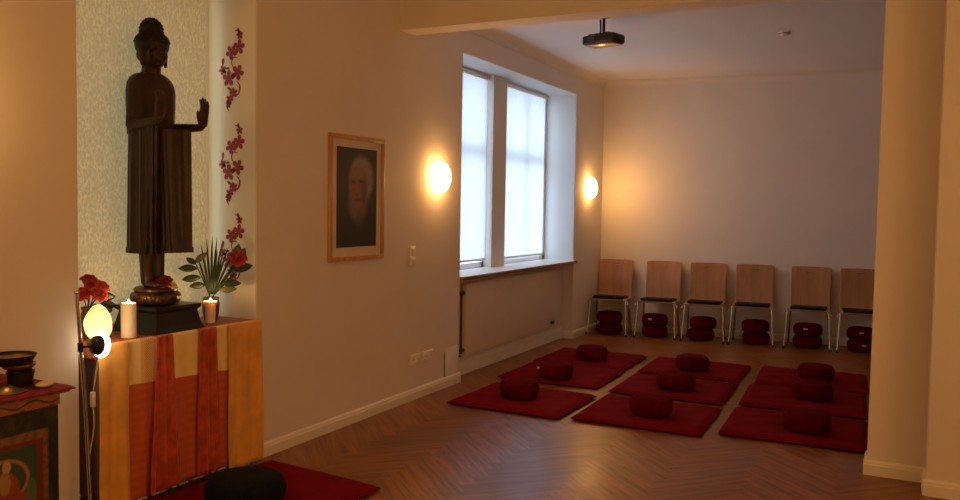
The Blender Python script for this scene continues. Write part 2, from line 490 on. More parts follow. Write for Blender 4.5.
# ---- floor: herringbone planks, one mesh
def make_floor():
    b = bm_new()
    box(b, XO, XR + .2, YF - .2, 10.7, -0.06, -0.003)
    uvl = b.loops.layers.uv.new('grain')
    tone = b.faces.layers.float.new('tone')
    for f in b.faces: f.material_index = 1
    Wd, L = 0.105, 0.63
    c45 = math.sqrt(0.5)
    n = 6
    def rot(u, v): return ((u - v) * c45, (u + v) * c45)
    x0, x1, y0, y1 = XO, XR + 0.1, YF, 10.6
    for i in range(-190, 190):
        for j in range(-30, 30):
            # classic herringbone lattice in (u, v)
            for kind in (0, 1):
                bu = i * Wd + j * 2 * L * 0.5 + j * 0 ; bv = i * Wd - j * L
                if kind == 0:
                    u0, v0, u1, v1 = bu, bv, bu + L, bv + Wd
                else:
                    u0, v0, u1, v1 = bu, bv + Wd, bu + Wd, bv + Wd + L
                cx, cy = rot((u0 + u1) / 2, (v0 + v1) / 2)
                cx -= 0.2; cy += 3.5
                if not (x0 + .15 < cx < x1 + .3 and y0 < cy < y1): continue
                g = 0.0
                q = []
                for (u, v) in ((u0 + g, v0 + g), (u1 - g, v0 + g), (u1 - g, v1 - g), (u0 + g, v1 - g)):
                    px, py = rot(u, v)
                    q.append(b.verts.new((px - 0.2, py + 3.5, 0.0)))
                f = b.faces.new(q)
                f[tone] = min(1, max(0, random.gauss(0.5, 0.13) + (0.20 if kind else -0.20)))
                off = random.uniform(0, 40)
                uvq = ((0, 0), (L, 0), (L, Wd), (0, Wd)) if kind == 0 else ((0, 0), (0, Wd), (L, Wd), (L, 0))
                for lp, w in zip(f.loops, uvq): lp[uvl].uv = (w[0] + off, w[1] + off)
    me = bpy.data.meshes.new('floor'); b.to_mesh(me); b.free()
    o = bpy.data.objects.new('floor', me); COL.objects.link(o)
    me.materials.append(M['floor']); me.materials.append(M['subfloor'])
    o['kind'] = 'structure'
    return o
make_floor()

# ---- ceiling
b = bm_new(); box(b, XO, XR + .2, YF - .2, 10.7, H, H + .12); struct('ceiling', b, M['ceil'])

# ---- walls
b = bm_new()
box(b, XO, XW, YF - .2, NY0, 0, H)                       # near stretch
box(b, XO, XW, NY0, NY1, 2.80, H)                        # above niche
box(b, XO, -3.64, NY0, NY1, 0, 0.80)                     # below niche window
box(b, XO, XW, NY1, WY0, 0, H)                           # picture stretch
box(b, XO, XW, WY0, WY1, 2.80, H)                        # above the windows
box(b, XO, -3.43, WY0, WY1, 0, 0.872)                    # radiator recess back
box(b, XO, -3.58, 7.36, 7.67, 0.872, 2.80)               # pier between the windows
box(b, XO, XW, WY1, yback(XW) + .3, 0, H)                # far pier
struct('wall_left', b, M['wall'])
b = bm_new()
vs = box(b, XO, XR + .2, 0, 0.2, 0, H)
for v in vs: v.co.y += yback(v.co.x)
struct('wall_back', b, M['wall'])
b = bm_new(); box(b, XR, XR + .2, YF - .2, 10.6, 0, H); struct('wall_right', b, M['wall'])
b = bm_new(); box(b, XO, XR + .2, YF - .2, YF, 0, H); struct('wall_front', b, M['wall'])
b = bm_new()
box(b, XW, XR, 5.20, 5.40, 2.785, H)                     # beam
box(b, -0.10, XR, 5.20, 5.40, 0, 2.785)                  # pier under it
box(b, 0.195, XR, 4.965, 5.20, 0, H)                     # thicker nib on the right
struct('wall_partition', b, M['wall'])

# ---- lighter painted linings of the two recesses (reveals), thin but real plaster beads
b = bm_new()
box(b, -3.69, XW - .004, NY1 - .006, NY1 + .01, 0.80, 2.80)
box(b, -3.69, XW - .004, NY0 - .01, NY0 + .006, 0.80, 2.80)
box(b, -3.69, XW - .004, NY0, NY1, 2.794, 2.81)
struct('trim_1', b, M['reveal'])
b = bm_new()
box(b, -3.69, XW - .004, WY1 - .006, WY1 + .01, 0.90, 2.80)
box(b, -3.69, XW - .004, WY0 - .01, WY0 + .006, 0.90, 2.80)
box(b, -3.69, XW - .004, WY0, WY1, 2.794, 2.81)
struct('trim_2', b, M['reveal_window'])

# ---- cove between wall and ceiling in the back room
def cove():
    b = bm_new()
    R = 0.085
    prof = [(0, -R)] + [(R - R * math.cos(a), -R + R * math.sin(a)) for a in [PI / 2 * i / 8 for i in range(1, 9)]]
    prof = [(0.0, -R - .008), (0.006, -R - .008), (0.006, -R)] + [(0.006 + p[0], p[1]) for p in prof[1:]]
    def strip(path):   # path: list of (x, y, nx, ny)
        rings = [[b.verts.new((x + nx * d, y + ny * d, H + z)) for d, z in prof] for x, y, nx, ny in path]
        for r0, r1 in zip(rings[:-1], rings[1:]):
            for i in range(len(prof) - 1):
                b.faces.new((r0[i], r0[i + 1], r1[i + 1], r1[i]))
    strip([(XW, 5.40, 1, 0), (XW, yback(XW), 1, -1), (XR, yback(XR), 0, -1)])
    struct('trim_3', b, M['wall'], smooth=True)
cove()

# ---- baseboards
def base_seg(b, p, q, n, h=0.085, t=0.018):
    """profiled board from p to q (xy), n = normal into the room"""
    prof = [(0, 0), (t, 0), (t, h * .68), (t * .75, h * .76), (t * .75, h * .86), (t * .4, h * .95), (0.003, h), (0, h)]
    r = [[b.verts.new((P[0] + n[0] * d, P[1] + n[1] * d, z)) for d, z in prof] for P in (p, q)]
    k = len(prof)
    for i in range(k):
        j = (i + 1) % k
        b.faces.new((r[0][i], r[0][j], r[1][j], r[1][i]))
    b.faces.new(r[0]); b.faces.new(list(reversed(r[1])))
b = bm_new()
base_seg(b, (XW, YF), (XW, NY0 + .01), (1, 0))
base_seg(b, (XW, NY1), (XW, WY0 + .018), (1, 0))
base_seg(b, (-3.43, WY0), (-3.43, WY1), (1, 0), 0.14)
base_seg(b, (-3.43, WY1), (XW, WY1), (0, -1))
base_seg(b, (XW, WY1 - .018), (XW, yback(XW)), (1, 0))
struct('baseboard_left', b, M['white_trim'])
b = bm_new(); base_seg(b, (XW, yback(XW)), (XR, yback(XR)), (0, -1)); struct('baseboard_back', b, M['white_trim'])
b = bm_new()
base_seg(b, (-0.118, 5.20), (0.195, 5.20), (0, -1))
base_seg(b, (-0.10, 5.2), (-0.10, 5.418), (-1, 0))
base_seg(b, (0.195, 5.182), (0.195, 4.965), (-1, 0))
base_seg(b, (0.177, 4.965), (XR, 4.965), (0, -1))
struct('baseboard_partition', b, M['white_trim'])

# ---- windows
def window(name, y0, y1, z0, z1, transom, mid=True, glass='glass'):
    """frame, sash bars and pane set at the window plane"""
    b = bm_new(); x0, x1 = XG - .035, XG + .035; f = .06
    box(b, x0, x1, y0, y0 + f, z0, z1, .006); box(b, x0, x1, y1 - f, y1, z0, z1, .006)
    box(b, x0, x1, y0, y1, z1 - f, z1, .006); box(b, x0, x1, y0, y1, z0, z0 + f, .006)
    if transom: box(b, x0, x1 - .02, y0, y1, transom - .035, transom + .035, .008)
    if mid: box(b, x0 + .0, x1 - .04, (y0 + y1) / 2 - .022, (y0 + y1) / 2 + .022, z0, z1, .006)
    o = struct(name, b, M['window_paint'])
    b = bm_new(); box(b, XG - .004, XG + .004, y0 + .03, y1 - .03, z0 + .03, z1 - .03)
    add('window_pane', b, M[glass], o, False)
    return o
window('window_1', WY0, 7.36, 0.90, 2.80, 2.06)
window('window_2', 7.67, WY1, 0.90, 2.80, 2.06)
window('window_3', NY0, NY1, 0.80, 2.80, 0, False, 'glass_dimming')

# window sill board of the back room
b = bm_new(); box(b, -3.665, XW + .035, WY0 - .0, WY1 + .05, 0.872, 0.902, .006)
sill = struct('trim_4', b, M['sillwood'])
b = bm_new(); box(b, -3.66, XW + .028, WY0 + .004, WY1 - .004, 0.9025, 0.9045); add('sill_sheen', b, M['white_trim'], sill, False)  # white sheet imitates window light reflected on the wooden sill top

# ---- roller blinds
def blind(label, y0, y1, x, z0, z1, fabric):
    t = thing('roller_blind', label, 'blind', (x, (y0 + y1) / 2, z1), 0, None)
    w = (y1 - y0) / 2
    b = bm_new()
    ny = 24
    rows = []
    for i in range(ny + 1):
        u = -w + .006 + (2 * w - .012) * i / ny
        rows.append([b.verts.new((0.0015 * math.sin(i * 1.3), u, -0.03 - (z1 - z0 - .045) * j / 10)) for j in range(11)])
    for i in range(ny):
        for j in range(10):
            b.faces.new((rows[i][j], rows[i + 1][j], rows[i + 1][j + 1], rows[i][j + 1]))
    add('fabric', b, fabric, t)
    b = bm_new(); tube(b, [(-.01, -w, -.025), (-.01, w, -.025)], .022, 16); add('roller_tube', b, M['white_plastic'], t)
    b = bm_new(); box(b, -.005, .005, -w + .004, w - .004, -(z1 - z0), -(z1 - z0) + .022, .002); add('bottom_bar', b, M['white_plastic'], t)
    for e in (-w - .007, w + .007):
        b = bm_new(); box(b, -.03, .02, e - .005, e + .005, -.05, 0.0, .004); add('bracket', b, M['white_plastic'], t)
    return t
blind('white roller blind lowered over the window nearer the picture', 6.24, 7.33, -3.625, 0.975, 2.785, M['blind'])['group'] = 'white roller blinds'
blind('white roller blind lowered over the window nearer the chairs', 7.70, 8.80, -3.625, 0.965, 2.785, M['blind'])['group'] = 'white roller blinds'
blind('patterned beige paper blind hanging behind the statue', 2.53, 3.605, -3.612, 0.85, 2.79, M['blind_floral'])

# ---- radiator
t = thing('radiator', 'flat white panel radiator under the window sill', 'radiator', (-3.36, 7.52, 0.18))
b = bm_new(); box(b, -.045, 0, -1.09, 1.09, 0.0, 0.635, .008); add('front_panel', b, M['radiator'], t)
b = bm_new(); box(b, -.052, -.003, -1.085, 1.085, .636, .645, .002)
for i in range(40):
    y = -1.06 + i * .0543; box(b, -.045, -.008, y, y + .03, .645, .647)
add('top_grille', b, M['radiator'], t, False)
b = bm_new(); tube(b, smoothpath([(-.04, -1.10, .56), (-.03, -1.125, .56), (-.03, -1.13, .5), (-.03, -1.13, .06), (-.035, -1.13, .03)], 4), .011, 10)
tube(b, [(-.03, -1.13, .0), (-.06, -1.13, .0)], .009); add('supply_pipe', b, M['pipe'], t)
for z in (.055, .56):
    b = bm_new(); tube(b, [(-.02, -1.11, z), (-.02, -1.15, z)], .019, 14); add('pipe_joint', b, M['pipe'], t)
b = bm_new(); lathe(b, [(.012, 0), (.02, .005), (.02, .07), (.016, .08)], 16, (-.0, .99, .06), Matrix.Rotation(PI / 2, 3, 'X')); add('valve', b, M['blackplastic'], t)
for y in (-.55, .55):
    b = bm_new(); box(b, -.07, -.046, y - .02, y + .02, .05, .60, .003); add('wall_bracket', b, M['radiator'], t)

# ---- sconces
def make_sconce(label, y, group=None):
    t = thing('wall_sconce', label, 'lamp', (XW, y, 1.735), 0, 'round glass wall lamps')
    R = Matrix.Rotation(PI / 2, 3, 'Y')
    b = bm_new(); lathe(b, [(.09, 0), (.10, .004), (.10, .014), (.09, .018)], 40, (0, 0, 0), R); add('mounting_plate', b, M['white_plastic'], t)
    b = bm_new()
    prof = [(.110, .016), (.122, .022), (.126, .034)] + [(.126 * math.cos(a), .034 + .072 * math.sin(a)) for a in [PI / 2 * i / 9 for i in range(1, 9)]] + [(.0, .106)]
    lathe(b, prof, 48, (0, 0, 0), R); add('glass_shade', b, M['sconce'], t)
    return t
sc = make_sconce('lit round wall lamp between picture and window', 5.76)
dup(sc, (XW, 9.40, 1.75), 0, 'lit round wall lamp between window and chairs')
dup(sc, (XW, 1.80, 1.88), 0, 'lit round wall lamp left of the statue niche, just out of frame')
dup(sc, (XW, -1.0, 1.75), 0, 'lit round wall lamp on the left wall behind the camera')
dup(sc, (XR, 0.6, 1.75), PI, 'lit round wall lamp on the right wall beside the camera')
dup(sc, (XR, 2.9, 1.75), PI, 'lit round wall lamp on the right wall near the partition')
dup(sc, (XR, -1.4, 1.75), PI, 'added unseen round wall lamp on the right wall behind the camera')  # extra lamp out of view, added to raise the warm front-room light
dup(sc, (XR, 2.1, 1.75), PI, 'added unseen round wall lamp on the right wall opposite the altar')  # out-of-view lamp added to brighten the altar cloth and left wall

# ---- framed portrait
t = thing('framed_portrait', 'framed dark portrait of a white-haired man hanging on the wall', 'picture', (XW, 4.662, 1.545))
hw, hh, fw = .317, .422, .030
b = bm_new()
for (y0, y1, z0, z1) in ((-hw, hw, hh - fw, hh), (-hw, hw, -hh, -hh + fw), (-hw, -hw + fw, -hh + fw, hh - fw), (hw - fw, hw, -hh + fw, hh - fw)):
    box(b, .001, .024, y0, y1, z0, z1, .004)
add('frame', b, M['framewood'], t)
b = bm_new(); box(b, .001, .008, -hw + fw - .002, hw - fw + .002, -hh + fw - .002, hh - fw + .002); add('passepartout', b, M['passe'], t, False)
b = bm_new(); box(b, .0, .002, -.232, .232, -.335, .335); add('photograph', b, M['portrait'], t, False, (.008, 0, .005))

# ---- switch, sockets, cover
t = thing('light_switch', 'white double light switch on the wall under the lamp', 'switch', (XW, 5.40, 1.117))
b = bm_new(); box(b, 0, .010, -.041, .041, -.076, .076, .004); add('plate', b, M['white_plastic'], t)
for z in (-.036, .036):
    b = bm_new(); box(b, .009, .016, -.028, .028, z - .028, z + .028, .003); add('rocker', b, M['white_plastic'], t)
def socket(y, z, label):
    t = thing('wall_socket', label, 'socket', (XW, y, z), 0, 'double wall sockets')
    b = bm_new(); box(b, 0, .010, -.076, .076, -.041, .041, .004); add('plate', b, M['white_plastic'], t)
    for yy in (-.036, .036):
        b = bm_new(); lathe(b, [(.026, .008), (.026, .0105), (.020, .0108), (.019, .0104)], 24, (0, yy, 0), Matrix.Rotation(PI / 2, 3, 'Y')); add('socket_insert', b, M['white_plastic'], t)
        b = bm_new()
        for d in (-.009, .009): tube(b, [(.0095, yy + d, 0), (.0114, yy + d, 0)], .003, 8)
        add('pin_hole', b, M['blackplastic'], t)
    return t
socket(5.46, .312, 'white double wall socket farther from the window, low on the wall')
socket(5.655, .312, 'white double wall socket nearer the window, low on the wall')
t = thing('access_cover', 'small white square cover panel low on the wall beside the radiator recess', 'cover', (XW, 6.055, .205))
b = bm_new(); box(b, 0, .006, -.115, .115, -.115, .115, .002); add('panel', b, M['white_plastic'], t)
b = bm_new(); box(b, .0, .004, -.125, -.116, -.115, .09); add('hinge_gap', b, M['pipe'], t, False)

# ---- ceiling things
t = thing('projector', 'black video projector hanging from the ceiling', 'projector', (-2.20, 6.56, H))
b = bm_new(); lathe(b, [(.055, -.012), (.06, -.006), (.06, 0)], 24); add('ceiling_plate', b, M['blackmetal'], t)
b = bm_new(); tube(b, [(0, 0, -.01), (0, 0, -.155)], .012, 14); tube(b, [(-.03, 0, -.03), (-.025, 0, -.15)], .007); add('mount_pole', b, M['blackmetal'], t)
rz = math.radians(-15)
def rotz(bm, a, off=(0, 0, 0)):
    bmesh.ops.rotate(bm, verts=bm.verts[:], cent=(0, 0, 0), matrix=Matrix.Rotation(a, 3, 'Z')); bmesh.ops.translate(bm, verts=bm.verts[:], vec=off)
b = bm_new(); box(b, -.10, .10, -.07, .07, -.165, -.150, .004); tube(b, [(0, 0, -.165), (0, 0, -.145)], .03); rotz(b, rz); add('mount_bracket', b, M['blackmetal'], t)
b = bm_new(); box(b, -.155, .155, -.09, .09, -.235, -.160, .02, 3); rotz(b, rz); add('housing', b, M['blackplastic'], t)
b = bm_new(); box(b, -.135, .135, -.075, .075, -.242, -.234, .003); rotz(b, rz); add('underside', b, M['underplastic'], t)
b = bm_new(); lathe(b, [(.04, 0), (.04, .015), (.032, .018), (.03, .01), (0.0, .013)], 24, (-.06, -.087, -.198), Matrix.Rotation(PI / 2, 3, 'X')); rotz(b, rz); add('lens', b, M['lens'], t)
t = thing('smoke_detector', 'small pale round detector on the ceiling near the chairs', 'detector', (-.94, 7.75, H))
b = bm_new(); lathe(b, [(0.0, -.032), (.03, -.032), (.045, -.022), (.05, -.008), (.05, 0)], 28); add('casing', b, M['white_plastic'], t)
b = bm_new(); lathe(b, [(.046, -.019), (.049, -.019), (.049, -.014), (.046, -.014)], 28); add('sensor_slot', b, M['blackplastic'], t)

# ------------------------------------------------------------------ mats and cushions
def make_mat():
    t = thing('meditation_mat', '', 'mat', (0, 0, 0), 0, 'red meditation mats in the far room')
    b = bm_new()
    hx, hy, th = .45, .40, .038
    n, m_ = 36, 32
    def pt(i, j, top):
        u = -1 + 2 * i / n; v = -1 + 2 * j / m_
        e = min(1 - abs(u), 1 - abs(v))
        edge = min(1.0, e / .10)
        puff = math.sqrt(max(0, 1 - (1 - edge) ** 2))
        cu = 1 - .012 * (1 - (1 - abs(v)) ** .5) * 0
        wob = .001 * math.sin(u * 9 + v * 4) + .001 * math.sin(v * 11 - u * 5)
        z = (.016 + (th - .016) * puff + wob * puff) if top else max(.0, .016 * (1 - puff))
        return Vector((u * hx * cu, v * hy, z))
    top = [[b.verts.new(pt(i, j, True)) for j in range(m_ + 1)] for i in range(n + 1)]
    bot = [[(top[i][j] if i in (0, n) or j in (0, m_) else b.verts.new(pt(i, j, False))) for j in range(m_ + 1)] for i in range(n + 1)]
    for i in range(n):
        for j in range(m_):
            b.faces.new((top[i][j], top[i + 1][j], top[i + 1][j + 1], top[i][j + 1]))
            b.faces.new((bot[i][j], bot[i][j + 1], bot[i + 1][j + 1], bot[i + 1][j]))
    add('cover', b, M['mat_red'], t)
    b = bm_new()
    tube(b, [(-hx, -hy, .016), (hx, -hy, .016)], .0045, 8); tube(b, [(hx, -hy, .016), (hx, hy, .016)], .0045, 8)
    tube(b, [(hx, hy, .016), (-hx, hy, .016)], .0045, 8); tube(b, [(-hx, hy, .016), (-hx, -hy, .016)], .0045, 8)
    add('piping', b, M['mat_red'], t)
    return t

def make_zafu(mat, r=.155, h=.125, tagged=False, label='', group=None):
    t = thing('meditation_cushion', label, 'cushion', (0, 0, 0), 0, group)
    b = bm_new()
    def rf(a, z, rr):
        k = math.sin(PI * min(1, max(0, z / h)))
        return 1 + .012 * k * math.cos(36 * a) + .012 * math.cos(2 * a + 1) * k
    side = [(r * .86, .004), (r * .93, .012), (r * .985, h * .30), (r * 1.0, h * .5), (r * .985, h * .70), (r * .93, h * .87), (r * .89, h * .93)]
    lathe(b, [(0, .0), (r * .7, .0)] + side, 144, rfun=rf, cap=False)
    add('pleated_side', b, mat, t)
    b = bm_new()
    lathe(b, [(r * .90, h * .92), (r * .885, h * .955), (r * .80, h * 1.0), (r * .5, h * 1.05), (r * .2, h * 1.065), (0, h * 1.065)], 48, cap=False)
    add('top_panel', b, mat, t)
    if tagged:
        b = bm_new(); box(b, -.022, .022, -r - .006, -r + .012, h * .60, h * .60 + .016, .001); add('care_tag', b, M['tag'], t)
    return t

mats = [((-2.53, 5.82), -.02, 'red floor mat front left, nearest the wall socket corner'),
        ((-2.62, 6.89), .0, 'red floor mat in the middle of the left column, along the radiator'),
        ((-2.65, 7.76), .0, 'red floor mat at the back of the left column, nearest the radiator end and chairs'),
        ((-1.56, 5.87), .01, 'red floor mat in the front row, centre column'),
        ((-1.60, 6.84), .02, 'red floor mat in the very middle of the nine'),
        ((-1.63, 7.77), .02, 'red floor mat at the back of the centre column, towards the chairs'),
        ((-.57, 6.01), .03, 'red floor mat in the front row, right column beside the pillar'),
        ((-.60, 6.94), .05, 'red floor mat in the middle of the right column'),
        ((-.62, 7.84), .06, 'red floor mat at the back of the right column, before the chairs')]
m0 = make_mat()
for i, (p, r, lab) in enumerate(mats):
    o = m0 if i == 0 else dup(m0, (0, 0, 0))
    o.location = (p[0], p[1], 0); o.rotation_euler = (0, 0, r); o['label'] = lab
o = dup(m0, (-2.810, 3.175, 0), math.radians(-5.5) + PI / 2, 'red floor mat lying in front of the draped altar under the dark cushion'); del o['group']

zg = 'red round cushions on the mats'
zaf = [(-2.56, 5.80, 'front left'), (-2.585, 6.63, 'middle left'), (-2.60, 7.63, 'back left'),
       (-1.52, 5.79, 'front centre'), (-1.57, 6.73, 'middle centre'), (-1.63, 7.63, 'back centre'),
       (-.49, 5.90, 'front right'), (-.54, 6.94, 'middle right'), (-.58, 7.75, 'back right')]
z0 = make_zafu(M['zafu_red'], .152, .125, False, '', zg)
z1 = make_zafu(M['zafu_red'], .152, .125, True, '', zg)
used = set()
def put(src, loc, rz, label, group):
    if src.name not in used:
        used.add(src.name); src.location = loc; src.rotation_euler = (0, 0, rz); src['label'] = label; src['group'] = group
        return src
    return dup(src, loc, rz, label, group)
for i, (x, y, w) in enumerate(zaf):
    if i == 1:
        put(z1, (x, y, .0405), math.radians(-55), 'round red cushion with a white tag on the %s mat' % w, zg)
    else:
        put(z0, (x, y, .0405), random.uniform(0, 6), 'round red cushion on the %s mat of the nine' % w, zg)
tz = make_zafu(M['zafu_dark'], .195, .125, False, 'big dark green round cushion on the mat in front of the altar')
tz.location = (-2.80, 3.050, .0405); tz.name = 'meditation_cushion'

# ------------------------------------------------------------------ chairs
def make_chair():
    """faces -y; origin on the floor under the front feet line, centre"""
    t = thing('stacking_chair', '', 'chair', (0, 0, 0), 0, 'wooden chairs along the back wall')
    th = .011
    def slab(name, cols, rows, fun, hole=None, mat=M['plywood']):
        b = bm_new()
        g = [[b.verts.new(fun(u, v)) for v in rows] for u in cols]
        for i in range(len(cols) - 1):
            for j in range(len(rows) - 1):
                if hole and hole(0.5 * (cols[i] + cols[i + 1]), 0.5 * (rows[j] + rows[j + 1])): continue
                b.faces.new((g[i][j], g[i + 1][j], g[i + 1][j + 1], g[i][j + 1]))
        o = add(name, b, mat, t)
        md = o.modifiers.new('s', 'SOLIDIFY'); md.thickness = th; md.offset = 0
        bv = o.modifiers.new('b', 'BEVEL'); bv.width = .003; bv.segments = 2; bv.limit_method = 'ANGLE'
        bake(o)
        for p in o.data.polygons: p.use_smooth = True
        try: o.data.set_sharp_from_angle(angle=math.radians(40))
        except Exception: pass
        return o
    cols = [-1, -.9, -.7, -.5, -.3, -.21, -.17, 0, .17, .21, .3, .5, .7, .9, 1]
    # seat
    def seat(u, v):   # v 0 front .. 1 back
        y = .03 + v * .36
        z = .432 - .018 * v - .012 * (max(0, .14 - v) / .14) ** 2 + .006 * u * u
        return Vector((u * .205, y, z))
    slab('seat', cols, [0, .04, .1, .25, .5, .75, 1], seat)
    # backrest with the bend and the grip slot
    def back(u, v):
        if v < .18:
            a = v / .18 * math.radians(80)
            y = .39 + .055 * math.sin(a); z = .414 + .055 * (1 - math.cos(a))
        else:
            k = (v - .18) / .82
            y = .39 + .0545 + k * .062 - .010 * math.sin(k * PI); z = .4595 + k * .425
        y += -.012 * u * u * min(1, v * 3)
        w = .205 + .006 * v
        corner = max(0, v - .95) / .05
        return Vector((u * w * (1 - .02 * corner), y, z - .004 * corner * u ** 4 * 2))
    rows = [0, .04, .08, .12, .16, .2, .3, .45, .6, .75, .84, .862, .885, .90, .95, .975, 1]
    slab('backrest', cols, rows, back, lambda u, v: abs(u) < .22 and .86 < v < .886)
    # pad
    b = bm_new(); box(b, -.185, .185, .035, .37, .436, .470, .012, 3)
    for v in b.verts: v.co.z -= .018 * (v.co.y - .03) / .36
    add('seat_pad', b, M['blackfab'], t)
    # frame and legs
    R = .011
    for s in (-1, 1):
        b = bm_new()
        tube(b, smoothpath([(s * .236, .0, .0), (s * .222, .035, .22), (s * .212, .062, .405), (s * .205, .09, .425), (s * .17, .11, .424)], 6), R, 10)
        lg = add('leg', b, M['chrome'], t)
        b = bm_new(); lathe(b, [(.013, 0), (.015, .004), (.0145, .03)], 14, (s * .236, 0, 0)); add('foot_cap', b, M['rubber'], lg)
        b = bm_new()
        tube(b, smoothpath([(s * .215, .405, .0), (s * .205, .35, .22), (s * .195, .30, .39), (s * .185, .27, .415), (s * .15, .26, .413)], 6), R, 10)
        lg = add('leg', b, M['chrome'], t)
        b = bm_new(); lathe(b, [(.013, 0), (.015, .004), (.0145, .03)], 14, (s * .215, .405, 0)); add('foot_cap', b, M['rubber'], lg)
        b = bm_new(); tube(b, [(s * .19, .08, .414), (s * .18, .32, .402)], .009, 10); tube(b, smoothpath([(s * .205, .065, .41), (s * .236, .055, .40), (s * .242, .05, .375)], 4), .007, 8)
        add('side_rail', b, M['chrome'], t)
    b = bm_new(); tube(b, [(-.185, .28, .402), (.185, .28, .402)], .009, 10); add('cross_bar', b, M['chrome'], t)
    return t
ch0 = make_chair()
chairs = [(-3.025, 9.37, 'first from the window corner, by the lit wall lamp'), (-2.462, 9.43, 'second from the window corner'),
          (-1.925, 9.475, 'third from the window corner'), (-1.405, 9.54, 'fourth from the window corner'),
          (-.825, 9.59, 'fifth from the window corner, next to the last'), (-.285, 9.60, 'last of the row, half hidden by the pillar')]
cg = 'red round cushions stored under the chairs'
wordn = ['first', 'second', 'third', 'fourth', 'fifth', 'last']
tagged = {(1, 1), (4, 1), (5, 0), (5, 1)}
for i, (x, y, w) in enumerate(chairs):
    o = ch0 if i == 0 else dup(ch0, (0, 0, 0))
    o.location = (x, y, 0); o.rotation_euler = (0, 0, math.radians([5, 3, 5, 5, 2, 5][i])); o['label'] = 'wooden chair with black seat pad, ' + w
    sx = [-3.06, -2.525, -1.975, -1.385, -.845, -.285][i]; sy = y + .245
    for k in range(2):
        src = z1 if (i, k) in tagged else z0
        dx = random.uniform(-.012, .012)
        put(src, (sx + dx, sy + random.uniform(-.01, .005), .001 + k * .134), random.uniform(-.25, .25) if src is z1 else random.uniform(0, 6),
            'round red cushion, %s of the two under the %s chair from the window' % (('lower', 'upper')[k], wordn[i]) if i < 5 else
            'round red cushion, %s of the two under the half hidden chair' % ('lower', 'upper')[k], cg)

# ------------------------------------------------------------------ altar
AZ = .832
t = thing('altar_table', 'wooden altar table standing in the niche under silk cloths', 'table', (-3.425, 3.10, 0))
b = bm_new(); box(b, -.165, .165, -.50, .555, .792, .825, .004); add('table_top', b, M['darkwood'], t)
for sx in (-.16, .135):
    for sy in (-.48, .49):
        b = bm_new(); box(b, sx - .025, sx + .025, sy - .025, sy + .025, 0, .792, .004); add('leg', b, M['darkwood'], t)
b = bm_new(); box(b, -.15, .13, -.49, -.47, .10, .792); add('side_panel', b, M['darkwood'], t, False)

cl = thing('altar_cloth', 'gold, orange and red silk cloths draped over the altar table', 'cloth', (0, 0, 0))
def drape(name, y0, y1, mat, amp, off, nf, ztop=AZ + .003, zb=.055, ny=60, nz=30, flare=0.0, phase=0.0, over=0.010, bell=0.0):
    """hanging strip: starts on the table top (over), bends over the front edge and hangs in folds"""
    b = bm_new(); g = []
    for i in range(ny + 1):
        u = i / ny; col = []
        xs = -3.252 - over
        path = [(xs + over * k / 3, 0.0, 0) for k in range(3)]
        for k in range(1, 5):
            a = PI / 2 * k / 4; path.append((-3.252 + .010 * math.sin(a) - .0, -.010 * (1 - math.cos(a)), 0))
        for j in range(1, nz + 1):
            path.append((-3.242, -.010 - (ztop - .010 - zb) * j / nz, j / nz))
        for (x, dz, f) in path:
            yc = y0 + (y1 - y0) * u
            yy = yc + (u - .5) * flare * f + .006 * math.sin(5.5 * f + phase + 3 * u) * f
            w = amp * (0.25 + .75 * f) * math.sin(2 * PI * nf * u + phase + .6 * f) + .35 * amp * f * math.sin(2 * PI * nf * 2.3 * u + 1.7 + phase)
            xx = x + off + (w + amp * 1.1 if f > 0 or x > -3.25 else 0) + bell * f
            col.append(b.verts.new((xx, yy, ztop + dz)))
        g.append(col)
    for i in range(ny):
        for j in range(len(g[0]) - 1):
            b.faces.new((g[i][j], g[i + 1][j], g[i + 1][j + 1], g[i][j + 1]))
    o = add(name, b, mat, cl, True, None, 180)
    md = o.modifiers.new('s', 'SOLIDIFY'); md.thickness = .0016; md.offset = 0
    bake(o)
    return o
b = bm_new(); box(b, -3.605, -3.24, 2.565, 3.645, .826, .832, .003); box(b, -3.60, -3.245, 2.556, 2.570, .775, .831, .003); add('top_cover', b, M['topcloth'], cl)
drape('center_panel', 2.68, 3.40, M['center'], .0065, .0, 6.5)
drape('side_panel', 2.557, 2.725, M['orange'], .007, .009, 1.5, AZ + .005, .05, flare=.0)
drape('side_panel', 3.375, 3.640, M['orange'], .008, .009, 2.3, AZ + .005, .03, flare=.03, phase=1.0, bell=.012)
drape('scarf', 2.885, 2.985, M['redsilk'], .010, .014, 2.6, AZ + .006, .06, flare=.10)
drape('scarf', 3.165, 3.285, M['redsilk'], .010, .014, 2.4, AZ + .006, .06, flare=.06, phase=2.0)
b = bm_new()
for i in range(24):
    y = 2.735 + i * .0265
    if i % 5 != 3:
        tube(b, [(-3.214, y, .062), (-3.212, y + .022, .060)], .0045, 6)
add('hem_braid', b, M['trimgold'], cl)

# ------------------------------------------------------------------ standing statue
st = thing('buddha_statue', 'tall dark wooden standing Buddha statue on the altar in the niche', 'statue', (-3.43, 3.085, AZ + .014))
# local frame of the statue: faces +x, left hand side is +y; z measured from altar top
Z = lambda z: z - .846
